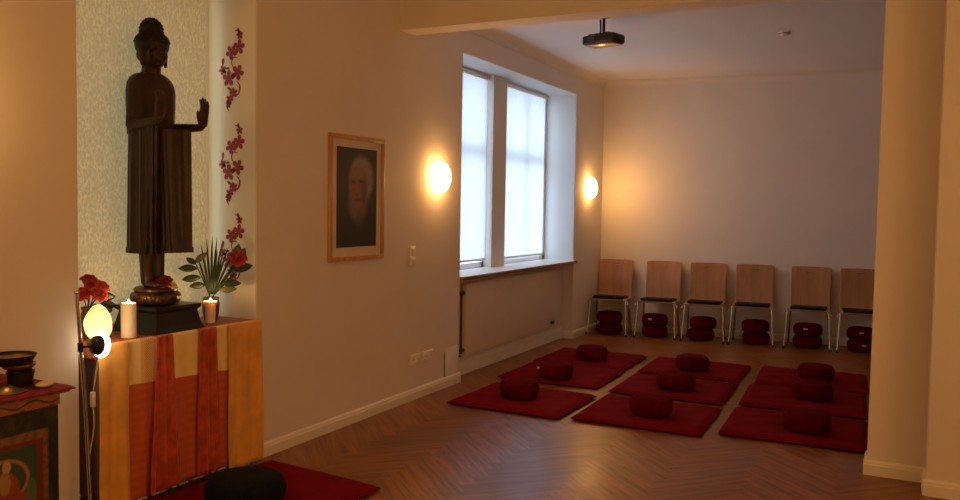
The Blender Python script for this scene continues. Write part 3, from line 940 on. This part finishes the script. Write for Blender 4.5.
# plinth
b = bm_new()
def frustum(b, hx0, hy0, z0, hx1, hy1, z1, cx=0.0):
    vs = [b.verts.new((cx + sx * hx0, sy * hy0, z0)) for sx, sy in ((-1, -1), (1, -1), (1, 1), (-1, 1))] + \
         [b.verts.new((cx + sx * hx1, sy * hy1, z1)) for sx, sy in ((-1, -1), (1, -1), (1, 1), (-1, 1))]
    for i in range(4):
        j = (i + 1) % 4; b.faces.new((vs[i], vs[j], vs[4 + j], vs[4 + i]))
    b.faces.new(vs[3::-1]); b.faces.new(vs[4:])
frustum(b, .165, .165, -.013, .150, .150, .02); frustum(b, .150, .150, .02, .135, .135, .09); frustum(b, .135, .135, .09, .150, .150, .105); frustum(b, .150, .150, .105, .150, .150, .122)
add('plinth', b, M['plinth'], st, False)
# lotus base
b = bm_new()
def lot(a, z, r): return 1 + .05 * abs(math.sin(8 * a))
lathe(b, [(.085, .122), (.112, .130), (.122, .150), (.120, .172), (.104, .186), (.092, .190)], 96, (-.008, -.01, 0), rfun=lot)
lathe(b, [(.096, .188), (.108, .194), (.110, .204), (.098, .214), (.0, .218)], 64, (-.008, -.01, 0))
for i in range(16):
    a = 2 * PI * i / 16
    ellipsoid(b, (-.008 + .108 * math.cos(a), -.01 + .108 * math.sin(a), .160), (.018, .022, .026), Matrix.Rotation(a, 3, 'Z'), 2)
add('lotus_base', b, M['lotus'], st)

def remeshed(name, b, mat, vox, smooth=4):
    o = add(name, b, mat, st)
    md = o.modifiers.new('r', 'REMESH'); md.mode = 'VOXEL'; md.voxel_size = vox
    sm = o.modifiers.new('s', 'SMOOTH'); sm.factor = .5; sm.iterations = smooth
    bake(o)
    for p in o.data.polygons: p.use_smooth = True
    if not o.data.materials: o.data.materials.append(mat)
    return o

b = bm_new()
# neck and head
hc = Vector((.012, 0, Z(2.268)))
HT = Matrix.Translation(hc) @ Matrix.Rotation(math.radians(-16), 4, 'Z') @ Matrix.Translation(-hc)
ellipsoid(b, hc + Vector((-.008, 0, .018)), (.078, .070, .078), sub=4)
ellipsoid(b, hc + Vector((.018, 0, -.030)), (.056, .054, .060), sub=4)
ellipsoid(b, hc + Vector((.046, 0, -.070)), (.022, .022, .016))               # chin
capsule(b, hc + Vector((.074, 0, .010)), hc + Vector((.086, 0, -.020)), .007, .011)   # nose
for s in (-1, 1):
    ellipsoid(b, hc + Vector((.086 - .006, s * .010, -.022)), (.007, .007, .006), sub=2)
    ellipsoid(b, hc + Vector((.064, s * .027, .012)), (.012, .018, .009), sub=2)      # lids
    capsule(b, hc + Vector((.073, s * .010, .028)), hc + Vector((.056, s * .046, .026)), .005, .004)  # brow
    ellipsoid(b, hc + Vector((.050, s * .034, -.024)), (.020, .018, .022), sub=2)     # cheek
    capsule(b, hc + Vector((-.004, s * .068, .024)), hc + Vector((.006, s * .062, -.070)), .012, .009)  # long ear
ellipsoid(b, hc + Vector((.070, 0, -.042)), (.008, .020, .005), sub=2)
ellipsoid(b, hc + Vector((.068, 0, -.051)), (.009, .016, .005), sub=2)
bmesh.ops.transform(b, matrix=HT, verts=b.verts[:])
capsule(b, (-.008, 0, Z(2.10)), (.002, 0, Z(2.24)), .050, .047)
# legs and feet
for s in (-1, 1):
    capsule(b, (.0, s * .034, Z(1.09)), (-.005, s * .038, Z(1.30)), .033, .038)
    ellipsoid(b, (.04, s * .036, Z(1.075)), (.070, .026, .020))
    for k in range(5):
        ellipsoid(b, (.105 - .006 * k, s * (.018 + .0095 * k), Z(1.07)), (.014, .006, .009), sub=2)
    capsule(b, (-.005, s * .040, Z(1.30)), (-.005, s * .046, Z(1.70)), .040, .055)
# torso
capsule(b, (-.005, 0, Z(1.66)), (-.005, 0, Z(1.80)), .075, .065)
for zc, rx, ry in ((1.70, .068, .095), (1.78, .062, .084), (1.88, .064, .088), (1.98, .068, .100), (2.05, .066, .108), (2.10, .052, .100)):
    ellipsoid(b, (-.005, 0, Z(zc)), (rx, ry, .075))
# arms: upper arms down, forearms forward, hands raised palm outward
for s in (-1, 1):
    sh = Vector((-.005, s * .100, Z(2.085))); el = Vector((-.012, s * .116, Z(1.885))); wr = Vector((.212 if s > 0 else .160, s * .120, Z(1.885 if s > 0 else 1.90)))
    capsule(b, sh, el, .037, .030); capsule(b, el, wr, .029, .020)
    palm0 = wr + Vector((.020, 0, .012)); palm1 = palm0 + Vector((.010, 0, .068))
    capsule(b, wr, palm0, .020, .018)
    for k in range(4):
        w = (k - 1.5) * .0135
        capsule(b, palm0 + Vector((0, w * .75, 0)), palm1 + Vector((0, w, 0)), .012, .0105)
        ln = (.052, .062, .066, .056)[k] if s < 0 else (.056, .066, .062, .052)[k]
        j1 = palm1 + Vector((.004, w * 1.12, ln * .55)); j2 = j1 + Vector((-.006, w * .1, ln * .5))
        capsule(b, palm1 + Vector((0, w, 0)), j1, .0085, .0078); capsule(b, j1, j2, .0078, .0062)
    ti = -s
    tb = palm0 + Vector((.0, ti * .022, .012)); t1 = tb + Vector((.006, ti * .016, .030)); t2 = t1 + Vector((.002, ti * .004, .026))
    capsule(b, tb, t1, .010, .0085); capsule(b, t1, t2, .0085, .0065)
bmesh.ops.translate(b, verts=b.verts[:], vec=(-.016, -.024, 0))
remeshed('body', b, M['statue'], .0042, 3)

FIG = Vector((-.016, -.024, 0))
# hair cap with top knot and rows of curls
b = bm_new()
hb = hc + Vector((-.014, 0, .034))
ellipsoid(b, hb, (.088, .084, .072), sub=4)
ellipsoid(b, hb + Vector((-.012, 0, -.05)), (.068, .072, .055), sub=3)
ellipsoid(b, hb + Vector((-.006, 0, .074)), (.058, .056, .062), sub=3)
for i in range(9):
    ph = math.radians(12 + i * 9)
    n = int(34 * math.cos(ph)) + 4
    for k in range(n):
        a = 2 * PI * (k + .5 * (i % 2)) / n
        p = Vector((math.cos(a) * math.cos(ph), math.sin(a) * math.cos(ph), math.sin(ph)))
        ellipsoid(b, hb + Vector((p.x * .088, p.y * .084, p.z * .072)), (.0075,) * 3, sub=1)
for i in range(6):
    ph = math.radians(-5 + i * 16)
    n = int(20 * math.cos(ph)) + 3
    for k in range(n):
        a = 2 * PI * k / n
        p = Vector((math.cos(a) * math.cos(ph), math.sin(a) * math.cos(ph), math.sin(ph)))
        ellipsoid(b, hb + Vector((-.006 + p.x * .058, p.y * .056, .074 + p.z * .062)), (.0068,) * 3, sub=1)
bmesh.ops.transform(b, matrix=Matrix.Translation(FIG) @ HT, verts=b.verts[:])
add('hair', b, M['statue_hair'], st)

# robe: falls from the shoulders and from both forearms in long folds
b = bm_new()
def robe_ring(z, n=120):
    """closed outline, counter-clockwise, at absolute height z"""
    f = max(0.0, min(1.0, (1.90 - z) / .65))            # 0 at forearm height, 1 at the hem
    out = []
    fx = .152 - .004 * f; sy = .118 + .006 * f; bx = -.072 - .010 * f; mid = .078 + .03 * f
    key = [(bx, 0), (bx * .92, sy * .62), (bx * .35, sy * .98), (.05, sy * 1.02), (.105, sy * 1.02), (fx, sy * .98), (fx * .94, sy * .70), (mid + .03, sy * .42), (mid, 0)]
    key = key + [(x, -y) for x, y in reversed(key[1:-1])]
    key3 = [Vector((x, -y, 0)) for x, y in key]
    loop = key3 + [key3[0]]
    pts = smoothpath(loop, n // len(key3))[:-1]
    for k, p in enumerate(pts):
        a = 2 * PI * k / len(pts)
        fold = .0045 * (.4 + .6 * f) * math.sin(22 * a + .5 * math.sin(3 * a)) + .0025 * math.sin(41 * a + 2)
        r = 1 + fold / .10
        out.append(Vector((p.x * r, p.y * r, Z(z))))
    return out
levels = [1.237, 1.243, 1.262, 1.268, 1.30, 1.36, 1.42, 1.48, 1.54, 1.60, 1.66, 1.72, 1.78, 1.83, 1.86, 1.875]
rings = []
for i, z in enumerate(levels):
    pts = robe_ring(z)
    sc_ = 1.0
    if i in (0, 1, 2): sc_ = 1.03
    rings.append([b.verts.new((p.x * sc_, p.y * sc_, p.z)) for p in pts])
for r0, r1 in zip(rings[:-1], rings[1:]):
    n = len(r0)
    for k in range(n):
        j = (k + 1) % n; b.faces.new((r0[k], r0[j], r1[j], r1[k]))
b.faces.new(rings[-1]); b.faces.new(list(reversed(rings[0])))
bmesh.ops.translate(b, verts=b.verts[:], vec=FIG)
add('robe', b, M['statue'], st, True, None, 60)
# upper robe over both shoulders with a collar edge
b = bm_new()
rr = []
for z, rx, ry, cx in ((1.84, .072, .128, -.006), (1.92, .072, .130, -.006), (2.00, .073, .134, -.006), (2.06, .072, .136, -.006), (2.10, .066, .132, -.006), (2.128, .056, .116, -.006), (2.146, .050, .090, -.006), (2.156, .047, .058, -.006)):
    ring = []
    for k in range(96):
        a = 2 * PI * k / 96
        ca, sa = math.cos(a), math.sin(a)
        e = 2.6
        r = (abs(ca) ** e + abs(sa) ** e) ** (-1 / e)
        fold = 1 + .014 * math.sin(18 * a + z * 14)
        ring.append(b.verts.new((cx + rx * r * ca * fold, ry * r * sa * fold, Z(z))))
    rr.append(ring)
for r0, r1 in zip(rr[:-1], rr[1:]):
    for k in range(96):
        j = (k + 1) % 96; b.faces.new((r0[k], r0[j], r1[j], r1[k]))
b.faces.new(rr[-1]); b.faces.new(list(reversed(rr[0])))
bmesh.ops.translate(b, verts=b.verts[:], vec=FIG)
add('shoulder_robe', b, M['statue'], st, True, None, 60)

# ------------------------------------------------------------------ flowers, candles, lamps on the altar
def rose(b, c, r, d=Vector((0, 0, 1)), seed=0):
    rnd = random.Random(seed)
    q = d.normalized().to_track_quat('Z', 'Y').to_matrix()
    c = Vector(c)
    for ringi, (n, tilt, rad, ln) in enumerate(((3, .15, .12, .75), (5, .45, .28, .85), (6, .85, .42, .95), (7, 1.25, .5, 1.0))):
        for k in range(n):
            a = 2 * PI * (k + .37 * ringi) / n + rnd.uniform(-.15, .15)
            g = []
            for i in range(5):
                u = -1 + i / 2
                col = []
                for j in range(5):
                    v = j / 4
                    w = math.sin(PI * (.12 + .80 * v)) * .62 * r
                    tl = tilt * (.35 + .75 * v)
                    rd = rad * r * .4 + ln * r * v * math.sin(tl) + .0
                    z = ln * r * v * math.cos(tl) - .35 * r
                    uu = u * w
                    p = Vector((rd - .25 * uu * uu / r, uu, z + .02 * r * math.sin(u * 5)))
                    p = Matrix.Rotation(a, 3, 'Z') @ p
                    col.append(b.verts.new(c + q @ p))
                g.append(col)
            for i in range(4):
                for j in range(4): b.faces.new((g[i][j], g[i + 1][j], g[i + 1][j + 1], g[i][j + 1]))

def leaf(b, base, tip, w, side=None, droop=0.0, n=8):
    base, tip = Vector(base), Vector(tip)
    d = tip - base; L = d.length
    s = side if side is not None else d.cross(Vector((.75, -.66, 0))).normalized()
    s = Vector(s).normalized(); nrm = d.cross(s).normalized()
    g = []
    for i in range(n + 1):
        t_ = i / n
        ww = w * math.sin(PI * min(1, t_ * .94 + .05)) ** .8
        p = base + d * t_ + Vector((0, 0, -droop * L * t_ * t_))
        g.append([b.verts.new(p + s * ww * k + nrm * (.18 * w * abs(k))) for k in (-1, -.5, 0, .5, 1)])
    for i in range(n):
        for k in range(4): b.faces.new((g[i][k], g[i + 1][k], g[i + 1][k + 1], g[i][k + 1]))

def wire(o, th=.0012):
    md = o.modifiers.new('s', 'SOLIDIFY'); md.thickness = th; md.offset = 0
    return bake(o)

# red roses at the left end
t = thing('rose_bouquet', 'bunch of red roses in a vase at the left end of the altar', 'flowers', (-3.50, 2.715, AZ + .001))
b = bm_new(); lathe(b, [(.032, 0), (.036, .01), (.045, .06), (.036, .11), (.026, .13), (.032, .15), (.028, .15), (.022, .128), (.0, .125)], 28); add('vase', b, M['vase_brown'], t)
heads = [(-.02, .025, .285, .036, 'petal'), (.03, .06, .25, .036, 'petal_coral'), (.06, .02, .215, .038, 'petal_coral'), (.02, -.045, .22, .036, 'petal'), (-.03, .085, .245, .034, 'petal'), (.05, -.02, .265, .030, 'petal')]
b = bm_new()
for k, (x, y, z, r, m_) in enumerate(heads): tube(b, smoothpath([(0, 0, .10), (x * .3, y * .3, .16), (x, y, z - r * .3)], 4), .0028, 6)
add('stem', b, M['leaf'], t)
for k, (x, y, z, r, m_) in enumerate(heads):
    b = bm_new(); rose(b, (x, y, z), r, Vector((x * 4 + .3, y * 4 - .2, .5)), k); wire(add('bloom', b, M[m_], t, True, None, 180))
for k, (tp) in enumerate(((.08, .10, .17), (.05, .12, .21), (.10, .06, .15), (.09, .0, .16))):
    b = bm_new(); leaf(b, (tp[0] * .4, tp[1] * .4, tp[2] - .02), tp, .024, droop=.2); wire(add('leaf', b, M['leaf'], t, True, None, 180))

# salt crystal lamp
t = thing('salt_lamp', 'glowing egg-shaped salt crystal lamp at the left end of the altar', 'lamp', (-3.312, 2.625, AZ + .001))
b = bm_new(); lathe(b, [(.048, 0), (.050, .003), (.050, .010), (.046, .013)], 32); add('base', b, M['saltwood'], t)
b = bm_new()
bmesh.ops.create_icosphere(b, subdivisions=4, radius=1.0)
rnd = random.Random(5)
ph = [rnd.uniform(0, 6) for _ in range(6)]
for v in b.verts:
    p = v.co.copy(); k = 1 + .05 * math.sin(3 * p.x + 5 * p.z + ph[0]) + .04 * math.sin(7 * p.y + 4 * p.z + ph[1]) + .03 * math.sin(11 * p.x - 6 * p.y + ph[2])
    tp = 1 - .30 * (p.z + 1) / 2 - .10 * max(0, -p.z)
    v.co = Vector((p.x * .064 * k * tp * 1.1, p.y * .064 * k * tp * 1.1, .096 + p.z * .088 * (1 + .02 * math.sin(9 * p.x))))
add('crystal', b, M['salt'], t)

def candle(label, loc, r, h, glass=False):
    t = thing('pillar_candle', label, 'candle', loc)
    b = bm_new()
    if not glass:
        lathe(b, [(r * .97, 0), (r, .004), (r, h - .006), (r * .97, h), (r * .86, h + .001), (r * .7, h - .006), (0, h - .010)], 40); add('wax', b, M['wax'], t)
    else:
        lathe(b, [(r * .80, 0), (r * .84, .004), (r * .92, h * .7), (r * 1.02, h * .82), (r * 1.22, h * .90), (r * 1.28, h * .97), (r * 1.18, h), (r * 1.0, h - .004), (r * .8, h - .012), (0, h - .016)], 40,
              rfun=lambda a, z, rr: 1 + (.05 * math.sin(5 * a + 1) if z > h * .75 else 0)); add('wax', b, M['wax'], t)
    b = bm_new(); tube(b, [(0, 0, h - .014), (.001, 0, h + .004)], .0014, 6); add('wick', b, M['rubber'], t)
    b = bm_new(); lathe(b, [(0, h - .006), (.004, h - .003), (.0058, h + .001), (.0045, h + .008), (.002, h + .013), (0, h + .018)], 14, (.001, 0, 0)); add('flame', b, M['flame'], t)
    return t
candle('tall white pillar candle burning between salt lamp and statue', (-3.345, 2.825, AZ + .001), .036, .170)
candle('shorter white candle burning right of the statue before the flowers', (-3.345, 3.365, AZ + .009), .031, .120, True)

# bouquet right of the statue
t = thing('leafy_bouquet', 'pot of palm leaves with a red bloom right of the statue', 'flowers', (-3.43, 3.455, AZ + .001))
b = bm_new(); lathe(b, [(.030, 0), (.036, .006), (.046, .06), (.048, .10), (.042, .125), (.046, .135), (.040, .135), (.036, .12), (0, .115)], 32); add('pot', b, M['vase_brown'], t)
# image-right direction in the niche is roughly (.66,.75)
E1 = Vector((.66, .75, 0)); E2 = Vector((.75, -.66, 0))
def P(r, z, d=0.0): return E1 * (r * 1.15) + E2 * d + Vector((0, 0, z * 1.25))
fan = [(-.045, .36), (-.02, .385), (.005, .40), (.03, .395), (.055, .38), (.08, .35), (.10, .31), (-.065, .31), (.11, .27), (.135, .30), (.06, .33), (.03, .34), (.145, .25)]
for i, (r, z) in enumerate(fan):
    b = bm_new(); leaf(b, P(r * .12, .12), P(r, z, -.02 + .02 * (i % 3)), .0062, E1 if i < 6 else None, .06); wire(add('palm_blade', b, M['leaf'], t, True, None, 180))
for i, (r0, z0, r, z, w, m_) in enumerate(((-.065, .24, -.150, .245, .021, 'leaf'), (-.050, .20, -.135, .195, .021, 'leaf'), (-.03, .165, -.10, .165, .020, 'leaf'), (-.075, .265, -.02, .315, .018, 'leaf_pale'),
                                           (-.07, .26, -.115, .29, .016, 'leaf'), (.10, .23, .195, .255, .026, 'leaf'), (.05, .17, .14, .175, .022, 'leaf'), (.04, .14, .12, .15, .02, 'leaf_pale'))):
    b = bm_new(); leaf(b, P(r0, z0, .02), P(r, z, .03), w, None, .05); wire(add('leaf', b, M[m_], t, True, None, 180))
for (r, z, w) in ((.165, .33, .040), (.135, .35, .034)):
    b = bm_new(); leaf(b, P(.10, .22, -.03), P(r, z, -.03), w, None, .02); wire(add('dry_leaf', b, M['leaf_dry'], t, True, None, 180))
b = bm_new()
tube(b, smoothpath([P(0, .10), P(-.03, .17, .02), P(-.075, .27, .02)], 5), .0032, 6)
tube(b, smoothpath([P(0, .10), P(.06, .18, .02), P(.125, .27, .03)], 5), .0032, 6)
add('stem', b, M['leaf'], t)
b = bm_new(); rose(b, P(.125, .285, .03), .046, Vector((.6, -.5, .5)), 11); wire(add('bloom', b, M['petal'], t, True, None, 180))
b = bm_new(); rose(b, P(.105, .300, .02), .030, Vector((.2, -.5, .8)), 12); wire(add('bloom', b, M['petal_coral'], t, True, None, 180))

# offering flowers at the statue's feet
t = thing('offering_flowers', 'small red and cream flowers laid at the feet of the statue', 'flowers', (-3.355, 3.055, AZ + .222))
for k, (x, y, z, r, m_) in enumerate(((-.005, -.01, .035, .034, 'petal_dark'), (-.02, .03, .04, .032, 'petal_dark'), (.02, .035, .016, .022, 'petal_white'))):
    b = bm_new(); rose(b, (x, y, z), r, Vector((.5, -.4, .7)), 20 + k); wire(add('bloom', b, M[m_], t, True, None, 180))

# wall decals on the reveal
def decal(zc, label):
    b = bm_new()
    yv = NY1 - .0072
    def V(zx, zy, dx=0, dz=0): return (-3.478 + (zx - 180) / 5 / 128 + dx, yv, zc + (270 - zy) / 5 / 168 + dz)
    def petal(zx, zy, a, L, w):
        c = V(zx, zy); n = 8
        d = (math.cos(a), math.sin(a)); s = (-d[1], d[0]); vs = []
        for i in range(n): 
            tt = i / (n - 1); ww = w * math.sin(PI * min(1, tt ** 1.5)) ** .6 if 0 < i < n - 1 else 0.0
            vs.append((tt, ww))
        out = [b.verts.new((c[0] + d[0] * L * q + s[0] * ww, yv, c[2] + d[1] * L * q + s[1] * ww)) for q, ww in vs]
        out += [b.verts.new((c[0] + d[0] * L * q - s[0] * ww, yv, c[2] + d[1] * L * q - s[1] * ww)) for q, ww in reversed(vs[1:-1])]
        try: b.faces.new(out)
        except Exception: pass
    def flower(zx, zy, r, ph):
        for k in range(5): petal(zx, zy, ph + k * 2 * PI / 5, r, r * .31)
    def curl(pts, w):
        pp = smoothpath([Vector(V(*p)) for p in pts], 6); L_, R_ = [], []
        for i, p in enumerate(pp):
            tg = (pp[min(i + 1, len(pp) - 1)] - pp[max(i - 1, 0)]).normalized(); s = Vector((-tg.z, 0, tg.x))
            ww = w * (.35 + .65 * math.sin(PI * i / (len(pp) - 1)))
            L_.append(b.verts.new(p + s * ww)); R_.append(b.verts.new(p - s * ww))
        for i in range(len(pp) - 1): b.faces.new((L_[i], L_[i + 1], R_[i + 1], R_[i]))
    flower(215, 105, .026, .4); petal(215, 105, 1.9, .045, .008); curl([(192, 78), (205, 85), (214, 100)], .004)
    flower(212, 162, .046, .2); flower(174, 184, .044, .9)
    curl([(205, 215), (186, 210), (176, 235), (186, 262)], .004)
    flower(132, 268, .030, .7); petal(132, 250, 1.5, .05, .010); petal(146, 262, .1, .03, .008)
    flower(162, 310, .050, .3); flower(206, 284, .048, 1.1); petal(148, 285, 2.4, .035, .010)
    curl([(200, 325), (216, 350), (210, 385), (192, 398)], .005); flower(186, 382, .032, .5); petal(180, 372, 2.6, .045, .009)
    flower(166, 412, .030, 1.2); flower(160, 435, .024, .2); curl([(164, 430), (156, 450), (162, 470)], .004)
    o = add('wall_decal', b, M['decal'], None, False)
    md = o.modifiers.new('s', 'SOLIDIFY'); md.thickness = .0008; md.offset = 0
    bake(o)
    return tag(o, label, 'decal', 'red blossom decals in the niche')
decal(2.272, 'uppermost red blossom decal on the white niche side')
decal(1.725, 'middle red blossom decal on the white niche side')
decal(1.205, 'lowest red blossom decal, partly behind the leafy bouquet')

# floor-standing reading lamp left of the altar
t = thing('floor_lamp', 'thin metal stand lamp with small round lit head left of the altar', 'lamp', (-3.185, 2.475, 0))
b = bm_new(); lathe(b, [(.0, 0), (.10, 0), (.105, .006), (.10, .018), (.02, .024), (0.012, .03)], 36); add('base', b, M['blackmetal'], t)
b = bm_new(); tube(b, [(0.0, .01, .02), (-.008, -.015, .6), (-.018, -.045, 1.09)], .0085, 12); add('pole', b, M['chrome'], t)
b = bm_new(); ellipsoid(b, (-.018, -.045, 1.095), (.011, .011, .012), sub=2); add('finial', b, M['chrome'], t)
hx, hy, hz = .005, .045, .852
b = bm_new(); tube(b, [(-.012, -.033, hz), (hx, hy, hz)], .006, 10); tube(b, [(-.012, -.033, hz - .02), (-.012, -.033, hz + .02)], .012, 12); add('arm', b, M['blackmetal'], t)
fd = Vector((-.10, 1.0, -.05)).normalized(); q = fd.to_track_quat('Z', 'Y').to_matrix()
fc = Vector((hx, hy, hz))
fd = Vector((.06, .95, -.12)).normalized(); q = fd.to_track_quat('Z', 'Y').to_matrix()
b = bm_new(); lathe(b, [(0, -.034), (.025, -.032), (.040, -.020), (.046, 0), (.044, .004)], 36, fc, q); add('housing', b, M['blackmetal'], t)
b = bm_new(); lathe(b, [(.043, .006), (.053, .006), (.057, .014), (.054, .024), (.03, .032), (0, .034)], 36, fc, q); add('diffuser', b, M['ring'], t)
b = bm_new(); tube(b, smoothpath([(hx, hy, hz - .05), (.0, .035, .72), (-.002, .02, .64)], 5), .0032, 8); tube(b, smoothpath([(-.002, .02, .58), (.006, .018, .48), (-.01, .0, .30), (.004, .01, .03)], 6), .0032, 8); add('cord', b, M['cordwhite'], t)
b = bm_new(); box(b, -.012, .008, .010, .030, .575, .645, .005); add('cord_switch', b, M['white_plastic'], t)

# ------------------------------------------------------------------ painted chest at the lower left
t = thing('painted_chest', 'painted wooden chest table with dark carved-looking front at the lower left', 'table', (-2.885, 2.105, 0))
# local: front face at x=0, right end at y=0
b = bm_new(); box(b, -.395, 0, -1.06, 0, .0, .708, .004); add('body', b, M['chest'], t)
b = bm_new(); box(b, -.40, .006, -1.07, .004, .708, .754, .004); add('apron', b, M['apron'], t)
b = bm_new(); box(b, -.405, .03, -1.10, .030, .754, .772, .004); add('top_board', b, M['darkwood'], t)
c = thing('table_runner', 'crimson brocade cloth with pointed corner on the painted chest', 'cloth', (-2.885, 2.105, .773))
b = bm_new()
g = []
for i in range(25):
    u = -.404 + i / 24 * .459
    col = []
    for j in range(41):
        v = -1.10 + j / 40 * 1.136
        ox = max(0, u - .028); oy = max(0, v - .043)
        z = -.25 * ox - .10 * oy
        col.append(b.verts.new((u, v, .002 + z)))
    g.append(col)
for i in range(24):
    for j in range(40): b.faces.new((g[i][j], g[i + 1][j], g[i + 1][j + 1], g[i][j + 1]))
o = add('brocade', b, M['tablecloth'], c, True, None, 180)
md = o.modifiers.new('s', 'SOLIDIFY'); md.thickness = .003; md.offset = 1; bake(o)
TZ = .778
def bowl(name, label, loc, r, h, m_out, m_in=None, foot=.6):
    t = thing(name, label, 'bowl', loc)
    b = bm_new()
    lathe(b, [(0, 0), (r * foot, 0), (r * (foot + .05), .004), (r * .9, h * .45), (r, h * .9), (r * 1.01, h), (r * .97, h), (r * .95, h * .9), (r * .84, h * .45), (r * foot * .9, .010), (0, .008)], 48)
    add('bowl', b, m_out, t)
    if m_in is not None:
        b = bm_new(); lathe(b, [(0, h * .62), (r * .6, h * .64), (r * .885, h * .70), (r * .885, h * .66), (0, h * .58)], 40); add('filling', b, m_in, t)
    return t
bowl('offering_pot', 'dark bronze pot at the bottom of the bowl stack on the painted chest', (-3.025, 2.045, TZ), .050, .056, M['bowl_dark'], None, .88)
bowl('brass_bowl', 'shiny brass bowl set in the dark pot on the painted chest', (-3.028, 2.04, TZ + .0575), .062, .028, M['brass'], None, .55)
bowl('shallow_dish', 'wide dark shallow dish with golden filling on top of the bowl stack', (-3.035, 2.015, TZ + .087), .088, .036, M['bowl_dark'], M['brass'], .75)
t = thing('ribbed_jar', 'ribbed brownish jar at the left edge beside the bowl stack', 'jar', (-3.04, 1.885, TZ))
b = bm_new(); lathe(b, [(0, 0), (.040, 0), (.046, .006), (.048, .09), (.040, .105), (.038, .112), (.034, .112), (.034, .10), (0, .09)], 60, rfun=lambda a, z, r: 1 + .025 * math.cos(20 * a)); add('jar', b, M['dullbrass'], t)
t = thing('hand_cymbal', 'dull brass hand cymbal lying near the front edge of the painted chest', 'cymbal', (-2.945, 1.945, TZ))
b = bm_new(); lathe(b, [(.060, 0), (.062, .003), (.035, .008), (.026, .016), (.016, .022), (0, .024)], 40); add('disc', b, M['dullbrass'], t)
b = bm_new(); ellipsoid(b, (0, 0, .024), (.008, .008, .006), sub=2); add('knob', b, M['bowl_dark'], t)
b = bm_new(); ellipsoid(b, (0, 0, .011), (.030, .040, .011), sub=3)
for v in b.verts: v.co *= 1 + .05 * math.sin(40 * v.co.x + 30 * v.co.y)
o = add('pebble', b, M['stone'], None); o.location = (-2.916, 2.067, TZ); o.rotation_euler = (0, 0, .5)
tag(o, 'pale flat pebble on the corner of the crimson cloth', 'stone')

# ------------------------------------------------------------------ light and world
w = bpy.data.worlds.new('World'); S.world = w; w.use_nodes = True
bg = w.node_tree.nodes['Background']
tc = w.node_tree.nodes.new('ShaderNodeTexCoord'); sp = w.node_tree.nodes.new('ShaderNodeSeparateXYZ'); rp = w.node_tree.nodes.new('ShaderNodeValToRGB')
w.node_tree.links.new(tc.outputs['Generated'], sp.inputs[0]); w.node_tree.links.new(sp.outputs[2], rp.inputs[0])
rp.color_ramp.elements[0].position = 0.0; rp.color_ramp.elements[0].color = (0.40, 0.50, 0.62, 1)
rp.color_ramp.elements[1].position = 0.35; rp.color_ramp.elements[1].color = (0.70, 0.95, 1.30, 1)
w.node_tree.links.new(rp.outputs[0], bg.inputs[0])
bg.inputs[1].default_value = 4.0
w.cycles.sampling_method = 'NONE'

# ------------------------------------------------------------------ camera
yaw, pitch, roll = -4.66276060e-01, 5.19770253e-02, -1.64974845e-02
cy, sy = math.cos(yaw), math.sin(yaw)
fwd = Vector((sy * math.cos(pitch), cy * math.cos(pitch), -math.sin(pitch)))
r = Vector((cy, -sy, 0)); d = fwd.cross(r)
r2 = math.cos(roll) * r + math.sin(roll) * d; d2 = -math.sin(roll) * r + math.cos(roll) * d
cam = bpy.data.cameras.new('camera'); co = bpy.data.objects.new('camera', cam); COL.objects.link(co)
R3 = Matrix((r2, -d2, -fwd)).transposed()
co.matrix_world = Matrix.Translation((0, 0, 1.5)) @ R3.to_4x4()
cam.sensor_width = 36; cam.lens = 36 * 825.674 / 960; cam.clip_start = .05
S.camera = co
S.view_settings.view_transform = 'Standard'; S.view_settings.look = 'None'
S.view_settings.exposure = 0.25; S.view_settings.gamma = 1.0
S.view_settings.use_curve_mapping = False
S.cycles.use_denoising = True
S.cycles.use_adaptive_sampling = False
S.cycles.diffuse_bounces = 6; S.cycles.max_bounces = 14; S.cycles.transparent_max_bounces = 16
S.cycles.sample_clamp_indirect = 5.0
